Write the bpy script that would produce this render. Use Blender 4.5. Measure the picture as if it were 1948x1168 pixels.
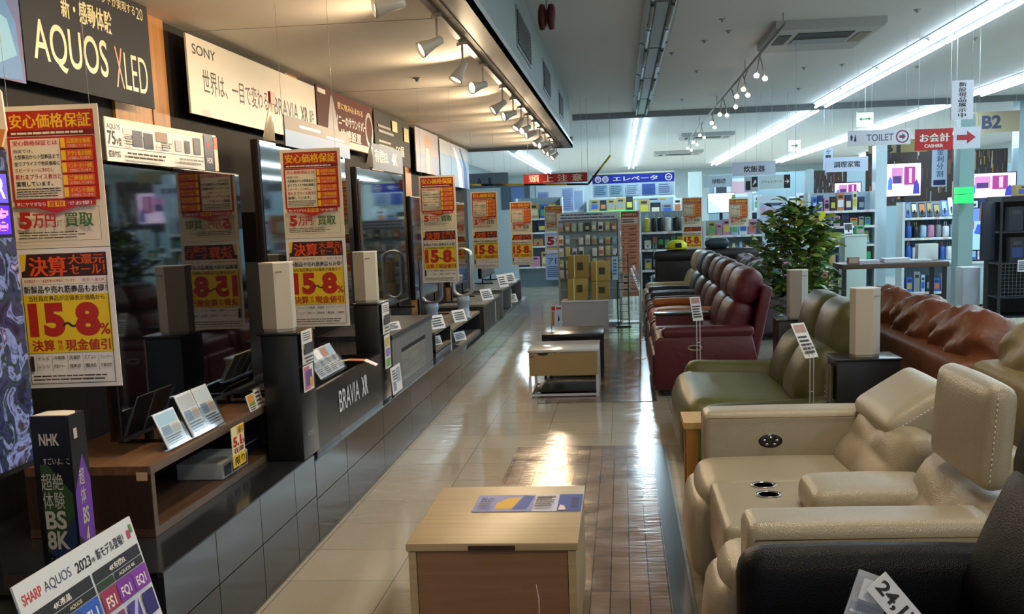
import bpy, math, random
from mathutils import Matrix, Vector, Euler
R = math.radians
random.seed(7)
sc = bpy.context.scene
C = sc.collection
for o in list(bpy.data.objects): bpy.data.objects.remove(o)

# ------------------------------------------------------------------ camera
W_, H_ = 1948., 1168.
F_, CX, CY = 2100., 990., 740.
CAM = Vector((0, 0, 1.5))
_y = Vector((1182-CX, -(410-CY), -F_)).normalized()
_z = Vector((-.036, 1, 0)); _z.z = -(_z.x*_y.x+_z.y*_y.y)/_y.z; _z.normalize()
_x = _y.cross(_z)
ROT = Matrix((_x, _y, _z))                      # camera axes -> world axes
cam = bpy.data.cameras.new('camera'); co = bpy.data.objects.new('camera', cam); C.objects.link(co)
co.matrix_world = Matrix.Translation(CAM) @ ROT.to_4x4()
cam.sensor_width = 36; cam.lens = F_/W_*36
cam.shift_x = (W_/2-CX)/W_; cam.shift_y = (CY-H_/2)/W_
cam.clip_start = .05; cam.clip_end = 200
sc.camera = co
def at(px, py, **k):                            # point of the room seen at a photo pixel, on the plane x=, y= or z=
    (a, v), = k.items(); i = 'xyz'.index(a)
    r = ROT @ Vector((px-CX, -(py-CY), -F_))
    return CAM + r*((v-CAM[i])/r[i])

# ------------------------------------------------------------------ light
sc.view_settings.view_transform = 'Standard'; sc.view_settings.look = 'None'
sc.view_settings.exposure = 0.32; sc.view_settings.gamma = 1
sc.view_settings.use_curve_mapping = False
w = bpy.data.worlds.new('world'); sc.world = w; w.use_nodes = True
w.node_tree.nodes['Background'].inputs[0].default_value = (.55, .62, .72, 1)
w.node_tree.nodes['Background'].inputs[1].default_value = .7
def area(name, x, y, z, sx, sy, power, col, rot=(0, 0, 0)):
    l = bpy.data.lights.new(name, 'AREA'); l.shape = 'RECTANGLE'; l.size = sx; l.size_y = sy
    l.energy = power; l.color = col
    o = bpy.data.objects.new(name, l); C.objects.link(o); o.location = (x, y, z); o.rotation_euler = rot
    return o
COOL = (.66, .87, 1.0); WARM = (1, .74, .46)
for x, y0, y1, p in ((3.45, 1, 20, 120), (3.45, 20.4, 44, 430), (.4, 20.6, 44, 430), (5.8, 3, 20, 260), (5.8, 20.4, 44, 380), (8.3, 6, 40, 480), (-2.8, 29, 44, 300)):
    area('fluorescent_row_light', x, (y0+y1)/2, 3.205, .09, y1-y0, p, COOL)
for y, p in ((1.2, 34), (4.6, 26)):                          # warm ceiling lamps over the sofas, just above the frame
    area('ceiling_lamp_light', .9, y, 3.22, .5, .5, p, (1, .86, .68))

# ------------------------------------------------------------------ materials
def lin(h):
    h = h.lstrip('#'); return tuple(((c/12.92) if c <= .04045 else ((c+.055)/1.055)**2.4) for c in (int(h[i:i+2], 16)/255 for i in (0, 2, 4))) + (1,)
_M = {}
def m(col, rough=.5, metal=0, kind=None, emit=0, spec=.5, **k):
    key = (col, rough, metal, kind, emit, spec, tuple(sorted(k.items())))
    if key in _M: return _M[key]
    M = bpy.data.materials.new('%s %s' % (kind or 'plain', col)); M.use_nodes = True
    N = M.node_tree.nodes; L = M.node_tree.links; b = N['Principled BSDF']
    b.inputs['Base Color'].default_value = lin(col); b.inputs['Roughness'].default_value = rough
    b.inputs['Metallic'].default_value = metal; b.inputs['Specular IOR Level'].default_value = spec
    if emit: b.inputs['Emission Color'].default_value = lin(col); b.inputs['Emission Strength'].default_value = emit
    def new(t, **kw):
        n = N.new(t)
        for a, v in kw.items(): setattr(n, a, v)
        return n
    tc = new('ShaderNodeTexCoord')
    def mapping(s, src='Object', rot=(0, 0, 0)):
        mp = new('ShaderNodeMapping'); mp.inputs['Scale'].default_value = s; mp.inputs['Rotation'].default_value = rot
        L.new(tc.outputs[src], mp.inputs['Vector']); return mp.outputs[0]
    def noise(vec, sc_, det=3, dist=0):
        n = new('ShaderNodeTexNoise'); n.inputs['Scale'].default_value = sc_; n.inputs['Detail'].default_value = det
        n.inputs['Distortion'].default_value = dist; L.new(vec, n.inputs['Vector']); return n.outputs[0]
    def ramp(fac, stops):
        r = new('ShaderNodeValToRGB'); e = r.color_ramp.elements
        while len(e) < len(stops): e.new(.5)
        for i, (p, c) in enumerate(stops): e[i].position = p; e[i].color = lin(c) if isinstance(c, str) else (c, c, c, 1)
        L.new(fac, r.inputs[0]); return r.outputs[0]
    def bump(h, s, d=.01):
        n = new('ShaderNodeBump'); n.inputs['Strength'].default_value = s; n.inputs['Distance'].default_value = d
        L.new(h, n.inputs['Height']); L.new(n.outputs[0], b.inputs['Normal']); return n
    if kind == 'wood':                                       # grain runs along axis k['ax']
        ax = k.get('ax', 'x'); s = {'x': (1.2, 22, 22), 'y': (22, 1.2, 22), 'z': (22, 22, 1.2)}[ax]
        L.new(ramp(noise(mapping(s), 1.6, 5, .6), [(.3, k['c2']), (.68, col)]), b.inputs['Base Color'])
    elif kind == 'leather':
        v = new('ShaderNodeTexVoronoi'); v.inputs['Scale'].default_value = 260; L.new(tc.outputs['Object'], v.inputs['Vector'])
        n1 = noise(mapping((1, 1, 1)), k.get('ws', 7), 2, .8)
        mx = new('ShaderNodeMath', operation='MULTIPLY_ADD'); L.new(n1, mx.inputs[0]); mx.inputs[1].default_value = k.get('w', 6.); L.new(v.outputs[0], mx.inputs[2])
        bump(mx.outputs[0], .35, .0028)
    elif kind == 'fabric':
        bump(noise(mapping((1, 1, 1)), 400, 2), .3, .001)
    elif kind == 'floor':
        br = new('ShaderNodeTexBrick'); br.offset = 0; L.new(mapping((1, 1, 1)), br.inputs['Vector'])
        for a, v in (('Scale', 1), ('Brick Width', .45), ('Row Height', .45), ('Mortar Size', .0025), ('Mortar Smooth', .2)): br.inputs[a].default_value = v
        br.inputs['Color1'].default_value = lin(col); br.inputs['Color2'].default_value = lin(k['c2']); br.inputs['Mortar'].default_value = lin('#6f6a60')
        L.new(br.outputs[0], b.inputs['Base Color'])
        L.new(ramp(noise(mapping((1, 1, 1)), 3, 4), [(.3, .05), (.75, .19)]), b.inputs['Roughness'])
        bump(noise(mapping((2, 5, 1)), 3.2, 3, .4), .32, .006)
    elif kind == 'strips':
        br = new('ShaderNodeTexBrick'); br.offset = 0; br.squash = 1; L.new(mapping((1, 1, 1), rot=(0, 0, R(90))), br.inputs['Vector'])
        for a, v in (('Scale', 1), ('Brick Width', .46), ('Row Height', .078), ('Mortar Size', .0028), ('Mortar Smooth', .1)): br.inputs[a].default_value = v
        br.inputs['Color1'].default_value = lin(col); br.inputs['Color2'].default_value = lin(k['c2']); br.inputs['Mortar'].default_value = lin('#2e2620')
        L.new(br.outputs[0], b.inputs['Base Color'])
        L.new(ramp(noise(mapping((1, 1, 1)), 5, 4), [(.3, .1), (.75, .28)]), b.inputs['Roughness'])
        bump(noise(mapping((2, 6, 1)), 4, 3, .4), .3, .005)
    elif kind == 'ceil':
        bump(noise(mapping((1, 1, 1)), 60, 3), .12, .003)
    elif kind == 'picture':                                  # a blurred bright picture on a screen, colours c1..c4
        cs = k['cs'].split(',')
        c = ramp(noise(mapping((1, 1, 1)), k.get('s', 9), 6, 1.2), [(.3+.4*i/(len(cs)-1), q) for i, q in enumerate(cs)])
        L.new(c, b.inputs['Emission Color']); b.inputs['Emission Strength'].default_value = k.get('e', 1.)
        b.inputs['Base Color'].default_value = (.01, .01, .01, 1)
    elif kind == 'glass':
        b.inputs['Transmission Weight'].default_value = 1; b.inputs['IOR'].default_value = 1.2
        b.inputs['Alpha'].default_value = k.get('a', .3)
    elif kind == 'leaf':
        L.new(ramp(noise(mapping((1, 1, 1)), 7, 2), [(.35, col), (.55, k['c2']), (.72, k['c3'])]), b.inputs['Base Color'])
    elif kind == 'mottle':
        L.new(ramp(noise(mapping((1, 1, 1)), k.get('s', 5), 4), [(.35, col), (.65, k['c2'])]), b.inputs['Base Color'])
    _M[key] = M
    return M

BLK = m('#101010', .45); WHT = m('#e9e9e6', .5); DARKTXT = m('#1b1b1d', .6); CHROME = m('#c8c8c8', .2, 1)

# ------------------------------------------------------------------ mesh helpers
def tag(o, label=None, cat=None, group=None, kind=None):
    if label: o['label'] = label
    if cat: o['category'] = cat
    if group: o['group'] = group
    if kind: o['kind'] = kind
    return o
def thing(name, label, cat, loc=(0, 0, 0), rz=0, group=None):
    o = bpy.data.objects.new(name, None); C.objects.link(o); o.empty_display_size = .1
    o.location = loc; o.rotation_euler = (0, 0, rz)
    return tag(o, label, cat, group)
_T = {}
def glyphs(s, bold=0):
    if (s, bold) in _T: return _T[(s, bold)]
    c = bpy.data.curves.new('t', 'FONT'); c.body = s; asc = all(ord(q) < 128 for q in s); c.resolution_u = 5 if asc else 2; c.offset = bold if asc else min(bold, .008)
    o = bpy.data.objects.new('t', c); C.objects.link(o)
    me = bpy.data.meshes.new_from_object(o, depsgraph=bpy.context.evaluated_depsgraph_get())
    vs = [(v.co.x, v.co.y) for v in me.vertices]; fs = [tuple(p.vertices) for p in me.polygons]
    bpy.data.objects.remove(o); bpy.data.curves.remove(c); bpy.data.meshes.remove(me)
    x0 = min(v[0] for v in vs); x1 = max(v[0] for v in vs); y0 = min(v[1] for v in vs); y1 = max(v[1] for v in vs)
    sy = (y1-y0) or 1; sx = (x1-x0) or 1
    vs = [((a-x0)/sx, (b-y0)/sy, 0) for a, b in vs]
    if not asc and bold > .014:                                # heavy Japanese lettering: a second copy beside the first
        d = bold*1.3/sx; n = len(vs); vs = [(a*(1-d), b, 0) for a, b, k in vs]+[(a*(1-d)+d, b, 1) for a, b, k in vs]; fs = fs+[tuple(q+n for q in f) for f in fs]
    _T[(s, bold)] = (vs, fs, sx/sy)
    return _T[(s, bold)]
class MB:
    def __init__(s): s.v = []; s.f = []; s.mi = []; s.sm = []; s.ms = []; s.X = Matrix.Identity(4)
    def add(s, vs, fs, mt, smooth=False):
        if mt not in s.ms: s.ms.append(mt)
        i = s.ms.index(mt); n = len(s.v)
        s.v += [tuple(s.X @ Vector(v)) for v in vs]
        s.f += [tuple(a+n for a in f) for f in fs]; s.mi += [i]*len(fs); s.sm += [smooth]*len(fs); return s
    def box(s, x0, x1, y0, y1, z0, z1, mt):
        vs = [(x, y, z) for x in (x0, x1) for y in (y0, y1) for z in (z0, z1)]
        return s.add(vs, [(0, 1, 3, 2), (4, 6, 7, 5), (0, 4, 5, 1), (2, 3, 7, 6), (0, 2, 6, 4), (1, 5, 7, 3)], mt)
    def bbox(s, x0, x1, y0, y1, z0, z1, mt, r=.01, n=3):         # box with rounded edges
        return s.cushion(((x0+x1)/2, (y0+y1)/2, (z0+z1)/2), (x1-x0, y1-y0, z1-z0), mt, r=r, n=1, k=n)
    def prism(s, pts, a, b, mt, axis='y'):                       # outline pts (u,v) swept along an axis
        f3 = {'y': lambda u, v, t: (u, t, v), 'x': lambda u, v, t: (t, u, v), 'z': lambda u, v, t: (u, v, t)}[axis]
        n = len(pts); vs = [f3(u, v, a) for u, v in pts]+[f3(u, v, b) for u, v in pts]
        fs = [tuple(range(n))[::-1], tuple(range(n, 2*n))]+[(i, (i+1) % n, (i+1) % n+n, i+n) for i in range(n)]
        return s.add(vs, fs, mt)
    def lathe(s, prof, mt, c=(0, 0, 0), n=24, smooth=True, axis=None):
        vs = []; fs = []; k = len(prof)
        for i in range(n):
            a = 2*math.pi*i/n; vs += [(c[0]+r*math.cos(a), c[1]+r*math.sin(a), c[2]+z) for r, z in prof]
        for i in range(n):
            for j in range(k-1): fs.append((i*k+j, ((i+1) % n)*k+j, ((i+1) % n)*k+j+1, i*k+j+1))
        if prof[0][0] > 1e-5: fs.append(tuple(i*k for i in range(n))[::-1])
        if prof[-1][0] > 1e-5: fs.append(tuple(i*k+k-1 for i in range(n)))
        return s.add(vs, fs, mt, smooth)
    def tube(s, pts, r, mt, n=8, closed=False):
        pts = [Vector(p) for p in pts]; vs = []; fs = []; N = len(pts)
        rr = r if isinstance(r, (list, tuple)) else [r]*N
        up = Vector((0, 0, 1))
        for i, p in enumerate(pts):
            a = pts[(i-1) % N] if (closed or i) else pts[0]; b = pts[(i+1) % N] if (closed or i < N-1) else pts[-1]
            t = (b-a).normalized(); u = t.cross(up)
            if u.length < .05: u = t.cross(Vector((0, 1, 0)))
            u.normalize(); w2 = u.cross(t)
            vs += [tuple(p+(u*math.cos(2*math.pi*j/n)+w2*math.sin(2*math.pi*j/n))*rr[i]) for j in range(n)]
        for i in range(N if closed else N-1):
            for j in range(n): fs.append((i*n+j, i*n+(j+1) % n, ((i+1) % N)*n+(j+1) % n, ((i+1) % N)*n+j))
        if not closed: fs += [tuple(range(n))[::-1], tuple(range((N-1)*n, N*n))]
        return s.add(vs, fs, mt, True)
    def cushion(s, c, d, mt, r=.04, puff=(0, 0, 0), n=4, k=3, rot=(0, 0, 0), fn=None):
        # rounded box: n flat cells and k rounding cells per side; puff swells each pair of faces
        h = [q/2 for q in d]; r = min(r, min(h)*.98)
        def ticks(a):
            t = [-(a-r)-r*math.sin(math.pi/2*(k-i)/k) for i in range(k)]
            t += [-(a-r)+2*(a-r)*i/n for i in range(n+1)]
            return t+[-q for q in t[:k]][::-1]
        T = [ticks(a) for a in h]; L = len(T[0]); idx = {}; vs = []; fs = []
        X = Matrix.Translation(Vector(c)) @ Euler(rot).to_matrix().to_4x4()
        def V(i, j, l):
            key = (i, j, l)
            if key not in idx:
                p = Vector((T[0][i], T[1][j], T[2][l])); q = Vector([max(-(h[a]-r), min(h[a]-r, p[a])) for a in range(3)])
                e = p-q
                if e.length > 1e-9 and r > 1e-6: p = q+e.normalized()*r
                u = [p[a]/h[a] for a in range(3)]
                for a in range(3):
                    if puff[a]: p[a] += u[a]*puff[a]*(1-u[(a+1) % 3]**2)*(1-u[(a+2) % 3]**2)
                if fn: p = Vector(fn(p, u))
                idx[key] = len(vs); vs.append(tuple(X @ p))
            return idx[key]
        for i in range(L-1):
            for j in range(L-1):
                fs += [(V(i, j, 0), V(i, j+1, 0), V(i+1, j+1, 0), V(i+1, j, 0)), (V(i, j, L-1), V(i+1, j, L-1), V(i+1, j+1, L-1), V(i, j+1, L-1)),
                       (V(i, 0, j), V(i+1, 0, j), V(i+1, 0, j+1), V(i, 0, j+1)), (V(i, L-1, j), V(i, L-1, j+1), V(i+1, L-1, j+1), V(i+1, L-1, j)),
                       (V(0, i, j), V(0, i, j+1), V(0, i+1, j+1), V(0, i+1, j)), (V(L-1, i, j), V(L-1, i+1, j), V(L-1, i+1, j+1), V(L-1, i, j+1))]
        return s.add(vs, fs, mt, True)
    def build(s, name, parent=None, label=None, cat=None, group=None, kind=None, origin=None):
        o0 = Vector((0, 0, 0))
        if parent is None:
            xs, ys, zs = zip(*s.v); o0 = Vector(origin) if origin else Vector(((min(xs)+max(xs))/2, (min(ys)+max(ys))/2, min(zs)))
        me = bpy.data.meshes.new(name); me.from_pydata([tuple(Vector(v)-o0) for v in s.v], [], s.f)
        for q in s.ms: me.materials.append(q)
        me.polygons.foreach_set('material_index', s.mi); me.polygons.foreach_set('use_smooth', s.sm); me.update()
        o = bpy.data.objects.new(name, me); C.objects.link(o); o.location = o0
        if parent: o.parent = parent
        return tag(o, label, cat, group, kind)
def copy_tree(o, loc=None, rz=None, label=None):
    def cp(a, par):
        c = a.copy(); C.objects.link(c)
        if par: c.parent = par
        for ch in a.children: cp(ch, c)
        return c
    c = cp(o, None)
    if loc is not None: c.location = loc
    if rz is not None: c.rotation_euler = (c.rotation_euler[0], c.rotation_euler[1], rz)
    if label: c['label'] = label
    return c
def struct(name, mb): return mb.build(name, kind='structure')

# printed boards: face towards -y, x to the right, z up; elements in fractions of the board, each layer lifted a hair
def board(w, h, specs, base, t=.006, e=.0006, mb=None, curl=None):
    mb = mb or MB(); mb.box(-w/2, w/2, 0, t, 0, h, base)
    for i, sp in enumerate(specs):
        y = -e*(1+i*.35)
        if sp[0] == 'r':
            _, x0, z0, x1, z1, mt = sp
            mb.add([(-w/2+x0*w, y, z0*h), (-w/2+x1*w, y, z0*h), (-w/2+x1*w, y, z1*h), (-w/2+x0*w, y, z1*h)], [(0, 1, 2, 3)], mt)
        elif sp[0] == 'p':
            _, pts, mt = sp
            mb.add([(-w/2+a*w, y, b*h) for a, b in pts], [tuple(range(len(pts)))], mt)
        elif sp[0] == 't':
            _, s, x0, z0, x1, z1, mt = sp[:7]; bold = sp[7] if len(sp) > 7 else .012
            vs, fs, _a = glyphs(s, bold)
            mb.add([(-w/2+(x0+a*(x1-x0))*w, y-k*e*.17, (z0+b*(z1-z0))*h) for a, b, k in vs], fs, mt)
        elif sp[0] == 'tv':                                    # upright text, one character under another
            _, s, x0, z0, x1, z1, mt = sp[:7]; n = len(s)
            for j, ch in enumerate(s):
                vs, fs, _a = glyphs(ch, .02); za = z1-(j+1)*(z1-z0)/n; zb = z1-(j+.12)*(z1-z0)/n
                mb.add([(-w/2+(x0+a*(x1-x0))*w, y-k*e*.17, (za+b*(zb-za))*h) for a, b, k in vs], fs, mt)
        elif sp[0] == 'ring':
            _, cx, cz, r, r2, mt = sp; n = 20; vs = []
            for j in range(n):
                a = 2*math.pi*j/n; vs += [(-w/2+cx*w+r*math.cos(a), y, cz*h+r*math.sin(a)), (-w/2+cx*w+r2*math.cos(a), y, cz*h+r2*math.sin(a))]
            mb.add(vs, [(2*j, 2*j+1, (2*j+3) % (2*n), (2*j+2) % (2*n)) for j in range(n)], mt)
    return mb
def lines(x0, x1, z0, z1, n, mt, fill=.5, rag=.25):            # unreadable small print as rows of ink
    out = []; st = (z1-z0)/n
    for i in range(n):
        z = z1-(i+1)*st; x = x0; xe = x1-random.random()*rag*(x1-x0)
        while x < xe:
            q = min(xe, x+random.uniform(.05, .16)*(x1-x0)); out.append(('r', x, z+st*(1-fill)/2, q, z+st*(1+fill)/2, mt)); x = q+.012*(x1-x0)
    return out
# ================================================================== the setting
FLOOR = m('#b3ab9a', .15, kind='floor', c2='#aaa291', spec=.6)
struct('floor', MB().box(-5, 12, -3, 47, -.1, 0, FLOOR))
STR = m('#8a705a', .2, kind='strips', c2='#6d584a', spec=.6)
for i, (y0, y1) in enumerate(((.5, 7.16), (8.9, 13.6))):
    b = MB(); b.box(-.72, .165, y0, y1, 0, .004, STR); b.box(.165, .245, y0, y1, 0, .004, m('#3f4650', .2)); b.box(.245, .257, y0, y1, 0, .006, m('#9aa0a2', .25, .8))
    struct('trim_%d' % (i+1), b)
b = MB(); b.box(-.2, .6, 14.3, 14.36, 0, .004, m('#3f4650', .2)); struct('trim_3', b)
CEIL = m('#d6d8da', .8, kind='ceil'); SOF = m('#e2dace', .75, kind='ceil')
struct('ceiling', MB().box(-5, 12, -3, 47, 3.3, 3.4, CEIL))
b = MB(); b.box(-2.6, -.84, -2, 17.3, 2.6, 2.72, SOF)
for y in (3.1, 6.2, 9.3, 12.4): b.box(-2.4, -.84, y, y+.006, 2.5985, 2.6, m('#8f8a82', .8))
struct('trim_4', b)                                           # the lowered ceiling over the television wall
b = MB(); b.box(-.855, -.72, -2, 17.3, 2.565, 2.6, m('#a9a6a0', .5)); b.box(-.735, -.72, -2, 17.3, 2.565, 2.64, m('#c9cdd0', .4)); b.box(-2.6, -.72, 17.3, 17.36, 2.555, 2.72, m('#8a8a88', .5)); b.box(-.858, -.852, -2, 17.3, 2.56, 2.6, m('#2c2c2c', .6))
struct('trim_5', b)
struct('wall_soffit', MB().box(-.83, -.76, -2, 17.3, 2.64, 3.3, m('#a5b3b4', .6)))
b = MB(); b.box(-.83, 9.5, 20.1, 20.2, 3.2, 3.3, m('#7c8288', .6)); struct('trim_6', b)
OAK = m('#c88a3a', .5, kind='wood', c2='#a86c28', ax='z'); DKW = m('#20150e', .8, kind='wood', c2='#130e0a', ax='z')
b = MB(); b.box(-2.55, -2.4, -2, 17.4, 0, 2.6, DKW)
for y0, y1 in ((3.0, 3.7), (5.2, 5.62), (5.64, 5.85), (8.0, 8.3), (10.7, 11.2), (12.35, 12.7), (14.9, 15.4)):
    b.box(-2.4, -2.385, y0, y1, .43, 2.6, OAK)
struct('wall_left', b)
struct('wall_back', MB().box(-5, 12, 46.5, 46.7, 0, 3.3, m('#b9cbd0', .7)))
struct('wall_right', MB().box(11.8, 12, -3, 46.7, 0, 3.3, m('#b5c2c6', .7)))
struct('wall_far_left', MB().box(-5, -4.85, 17.4, 46.7, 0, 3.3, m('#93a3ad', .7)))
b = MB(); b.box(-5, -4.0, 24.6, 25.2, 0, 3.3, m('#9fb0ba', .7)); struct('wall_corner', b)

# air grilles in the upright face of the lowered ceiling
G = m('#5d6468', .5)
g0 = None
for i, (y0, y1) in enumerate(((5.2, 6.7), (8.6, 9.9), (11.5, 12.6), (14.4, 15.3))):
    t = thing('air_grille', 'dark slatted air grille in the upright ceiling face, %s from the front' % ('nearest', 'second', 'third', 'farthest')[i], 'vent', (-.76, y0, 2.79), 0, 'air grilles beside the lowered ceiling')
    MB().box(0, .008, 0, y1-y0, 0, .31, m('#8d9aa0', .5)).build('frame', t)
    b = MB(); b.box(.006, .012, .03, y1-y0-.03, .03, .28, m('#23282c', .7))
    for k in range(9): b.box(.01, .016, .03, y1-y0-.03, .04+k*.026, .052+k*.026, G)
    b.build('slats', t)

# ------------------------------------------------------------------ fluorescent fittings
def fitting(x, y, lit, label, L=2.36, group='ceiling light fittings', w_=.26):
    t = thing('ceiling_light_fitting', label, 'light', (x, y, 3.3), 0, group)
    hs = m('#d5dde2', .35) if lit else m('#8b8f90', .35)
    b = MB(); b.prism([(-w_/2, 0), (-.05, -.065), (.05, -.065), (w_/2, 0)], 0, L, hs)
    b.box(-w_/2, w_/2, 0, L, -.012, 0, hs); b.build('housing', t)
    for s in (-1, 1):
        tm = m('#dff3ff', .3, emit=7.) if lit else m('#9da09b', .18)
        b = MB(); b.tube([(s*.085, .05, -.075), (s*.085, L-.05, -.075)], .019, tm, 10); b.build('tube', t)
        if not lit:
            for q in (.03, L/2, L-.05): MB().box(s*.085-.016, s*.085+.016, q-.02, q+.02, -.095, -.03, m('#3c3f40', .4)).build('lamp_holder', t)
    return t
def row(x, y0, y1, lit, lab, L=2.36, st=2.4, w_=.26):
    src = fitting(x, y0, lit, '%s, nearest of its row' % lab, L, lab+' row', w_); y = y0+st; k = 2
    names = ['second', 'third', 'fourth', 'fifth', 'sixth', 'seventh', 'eighth', 'ninth', 'tenth', 'eleventh', 'twelfth', 'thirteenth', 'fourteenth', 'fifteenth', 'sixteenth', 'seventeenth']
    while y+L <= y1+.1:
        copy_tree(src, (x, y, 3.3), 0, '%s, %s along its row' % (lab, names[k-2])); y += st; k += 1
row(.38, 7.0, 20, False, 'unlit grey twin-tube ceiling light over the aisle', 2.5, 2.6, .3)
row(.4, 20.6, 44, True, 'lit twin-tube ceiling light beyond the beam over the aisle')
row(3.45, 8.0, 20, True, 'lit twin-tube ceiling light over the sofas')
row(3.45, 20.6, 44, True, 'lit twin-tube ceiling light beyond the beam behind the plant')
row(5.8, 12.0, 20, True, 'lit twin-tube ceiling light by the cashier sign')
row(5.8, 20.6, 44, True, 'lit twin-tube ceiling light beyond the beam over the shop shelves')
row(8.3, 20.6, 40, True, 'lit twin-tube ceiling light on the far right')
row(-2.8, 29.6, 44, True, 'lit twin-tube ceiling light beyond the television wall')

# ------------------------------------------------------------------ spot lamps
SPW = m('#c9c2b4', .4); BULB = m('#ffe9c0', .3, emit=9)
def spot(root_loc, rz, tilt, label, group, L=.13, name='track_spotlight', s=1., lamp=None, stem=.12, body=SPW):
    t = thing(name, label, 'spotlight', root_loc, rz, group)
    b = MB(); b.box(-.018*s, .018*s, -.05*s, .05*s, -.025*s, 0, body); b.tube([(0, 0, -.02*s), (0, 0, -stem)], .008*s, body, 8); b.build('bracket', t)
    X = Matrix.Translation((0, 0, -stem)) @ Euler((0, R(90)-tilt, 0)).to_matrix().to_4x4()   # local x -> aim
    h = MB(); h.X = Matrix.Translation((0, 0, -stem)) @ Euler((0, R(180)-R(90)+tilt, 0)).to_matrix().to_4x4()
    h.lathe([(.012*s, -.04*s), (.026*s, -.03*s), (.03*s, .03*s), (.05*s, .11*s), (.052*s, .125*s), (.046*s, .125*s), (.04*s, .105*s)], body, n=18); hd = h.build('lamp_head', t)
    q = MB(); q.X = h.X; q.lathe([(.0001, .112*s), (.043*s, .112*s), (.043*s, .106*s)], BULB, n=18); q.build('bulb', t)
    if lamp:
        e, col, sz = lamp; l = bpy.data.lights.new('spotlight_beam', 'SPOT'); l.energy = e; l.color = col; l.spot_size = R(sz); l.spot_blend = .6; l.shadow_soft_size = .04
        lo = bpy.data.objects.new('spotlight_beam', l); C.objects.link(lo); lo.parent = t
        lo.matrix_local = h.X @ Matrix.Translation((0, 0, .14*s)) @ Euler((R(180), 0, 0)).to_matrix().to_4x4()
    return t
ordn = ['nearest', 'second', 'third', 'fourth', 'fifth', 'sixth', 'seventh', 'eighth', 'ninth', 'tenth', 'eleventh', 'twelfth', 'thirteenth', 'farthest']
ys = [4.9, 5.95, 6.9, 7.9, 9.2, 10.1, 10.9, 11.7, 12.5, 13.4, 14.3, 15.2, 16.0, 16.8]
b = MB(); b.box(-.96, -.925, -1, 17.2, 2.575, 2.6, m('#8f8b83', .45)); b.build('lighting_track', None, 'long white lighting track under the edge of the lowered ceiling', 'lighting track')
for i, y in enumerate(ys):
    tl = R((10, 26, 58, 14, 34, 16, 46, 24, 14, 38, 14, 30, 18, 34)[i])
    spot((-.943, y, 2.577), R(200+((i*37) % 29)), tl, 'white spotlight under the lowered ceiling, %s along the track' % ordn[i], 'white spotlights along the lowered ceiling', s=.85, stem=.14, lamp=(25, WARM, 168))
for y, q in ((1.0, 'first'), (2.6, 'second'), (3.8, 'third')): spot((-.943, y, 2.577), R(200), R(14), 'white spotlight under the lowered ceiling over the big television, %s of the near three' % q, 'near spotlights over the big television', s=1.15, stem=.15, lamp=(32, WARM, 168))
b = MB(); b.tube([(1.52, 10.6, 3.17), (1.56, 26.5, 3.17)], .014, m('#9a9c9c', .4), 8)
for y in (10.8, 14, 18, 22, 26): b.tube([(1.53, y, 3.17), (1.53, y, 3.3)], .006, m('#9a9c9c', .4), 6)
b.build('lighting_track', None, 'thin rail of small round lamps hung beside the ceiling air conditioner', 'lighting track')
k = 0
for i, y in enumerate((12.3, 12.6, 13.6, 14.3, 14.4, 15.8, 16.9, 17.1, 18.4, 19.4, 21.2, 21.9, 23.2, 24.0, 25.2, 26.0)):
    sd = 1 if i % 2 else -1
    t = thing('rail_lamp', 'small glowing lamp on the thin ceiling rail, number %s counted from the near end' % ('one two three four five six seven eight nine ten eleven twelve thirteen fourteen fifteen sixteen'.split()[i]), 'lamp', (1.52+(y-10.6)*.0025+sd*.008, y, 3.165), 0, 'small lamps on the thin ceiling rail')
    MB().tube([(0, 0, 0), (sd*.03, 0, -.1), (sd*.05, -.02, -.22)], .008, m('#8f9090', .4), 6).build('stem', t)
    b = MB(); b.lathe([(.0001, -.024), (.02, -.02), (.03, 0), (.027, .014), (.014, .026), (.0001, .03)], m('#ffe4c4', .3, emit=9), (sd*.055, -.02, -.25), 14); b.build('bulb', t)

# ------------------------------------------------------------------ ceiling air conditioner, sprinklers, red bell
def cassette(x, y, w_, d, label):
    t = thing('ceiling_air_conditioner', label, 'air conditioner', (x, y, 3.3), 0, 'ceiling air conditioners')
    wm = m('#aeb0ae', .5); b = MB(); b.prism([(-w_/2, 0), (-w_/2, -.06), (-w_/2+.03, -.09), (w_/2-.03, -.09), (w_/2, -.06), (w_/2, 0)], -d/2, d/2, wm); b.build('panel', t)
    b = MB(); b.box(-w_*.26, w_*.26, -d*.34, -d*.12, -.096, -.088, m('#1c1f22', .6)); b.box(-w_*.26, w_*.26, -d*.12, d*.1, -.105, -.088, m('#7f8384', .4)); b.build('air_slot', t)
    for s in (-1, 1): b = MB(); b.box(s*w_*.37-.06, s*w_*.37+.06, -d*.28, d*.12, -.097, -.088, m('#33373a' if s < 0 else '#8a8067', .6)); b.build('side_vent', t)
cassette(2.05, 12.0, 1.05, 1.5, 'large white ceiling air conditioner with a dark slot beside the lamp rail')
cassette(2.0, 26.5, 1.2, 1.2, 'distant ceiling air conditioner past the end of the lamp rail')
cassette(1.7, 33.5, 1.4, 1.3, 'farthest ceiling air conditioner above the elevator sign')
SPK = m('#9a9c9c', .4, .3)
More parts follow.
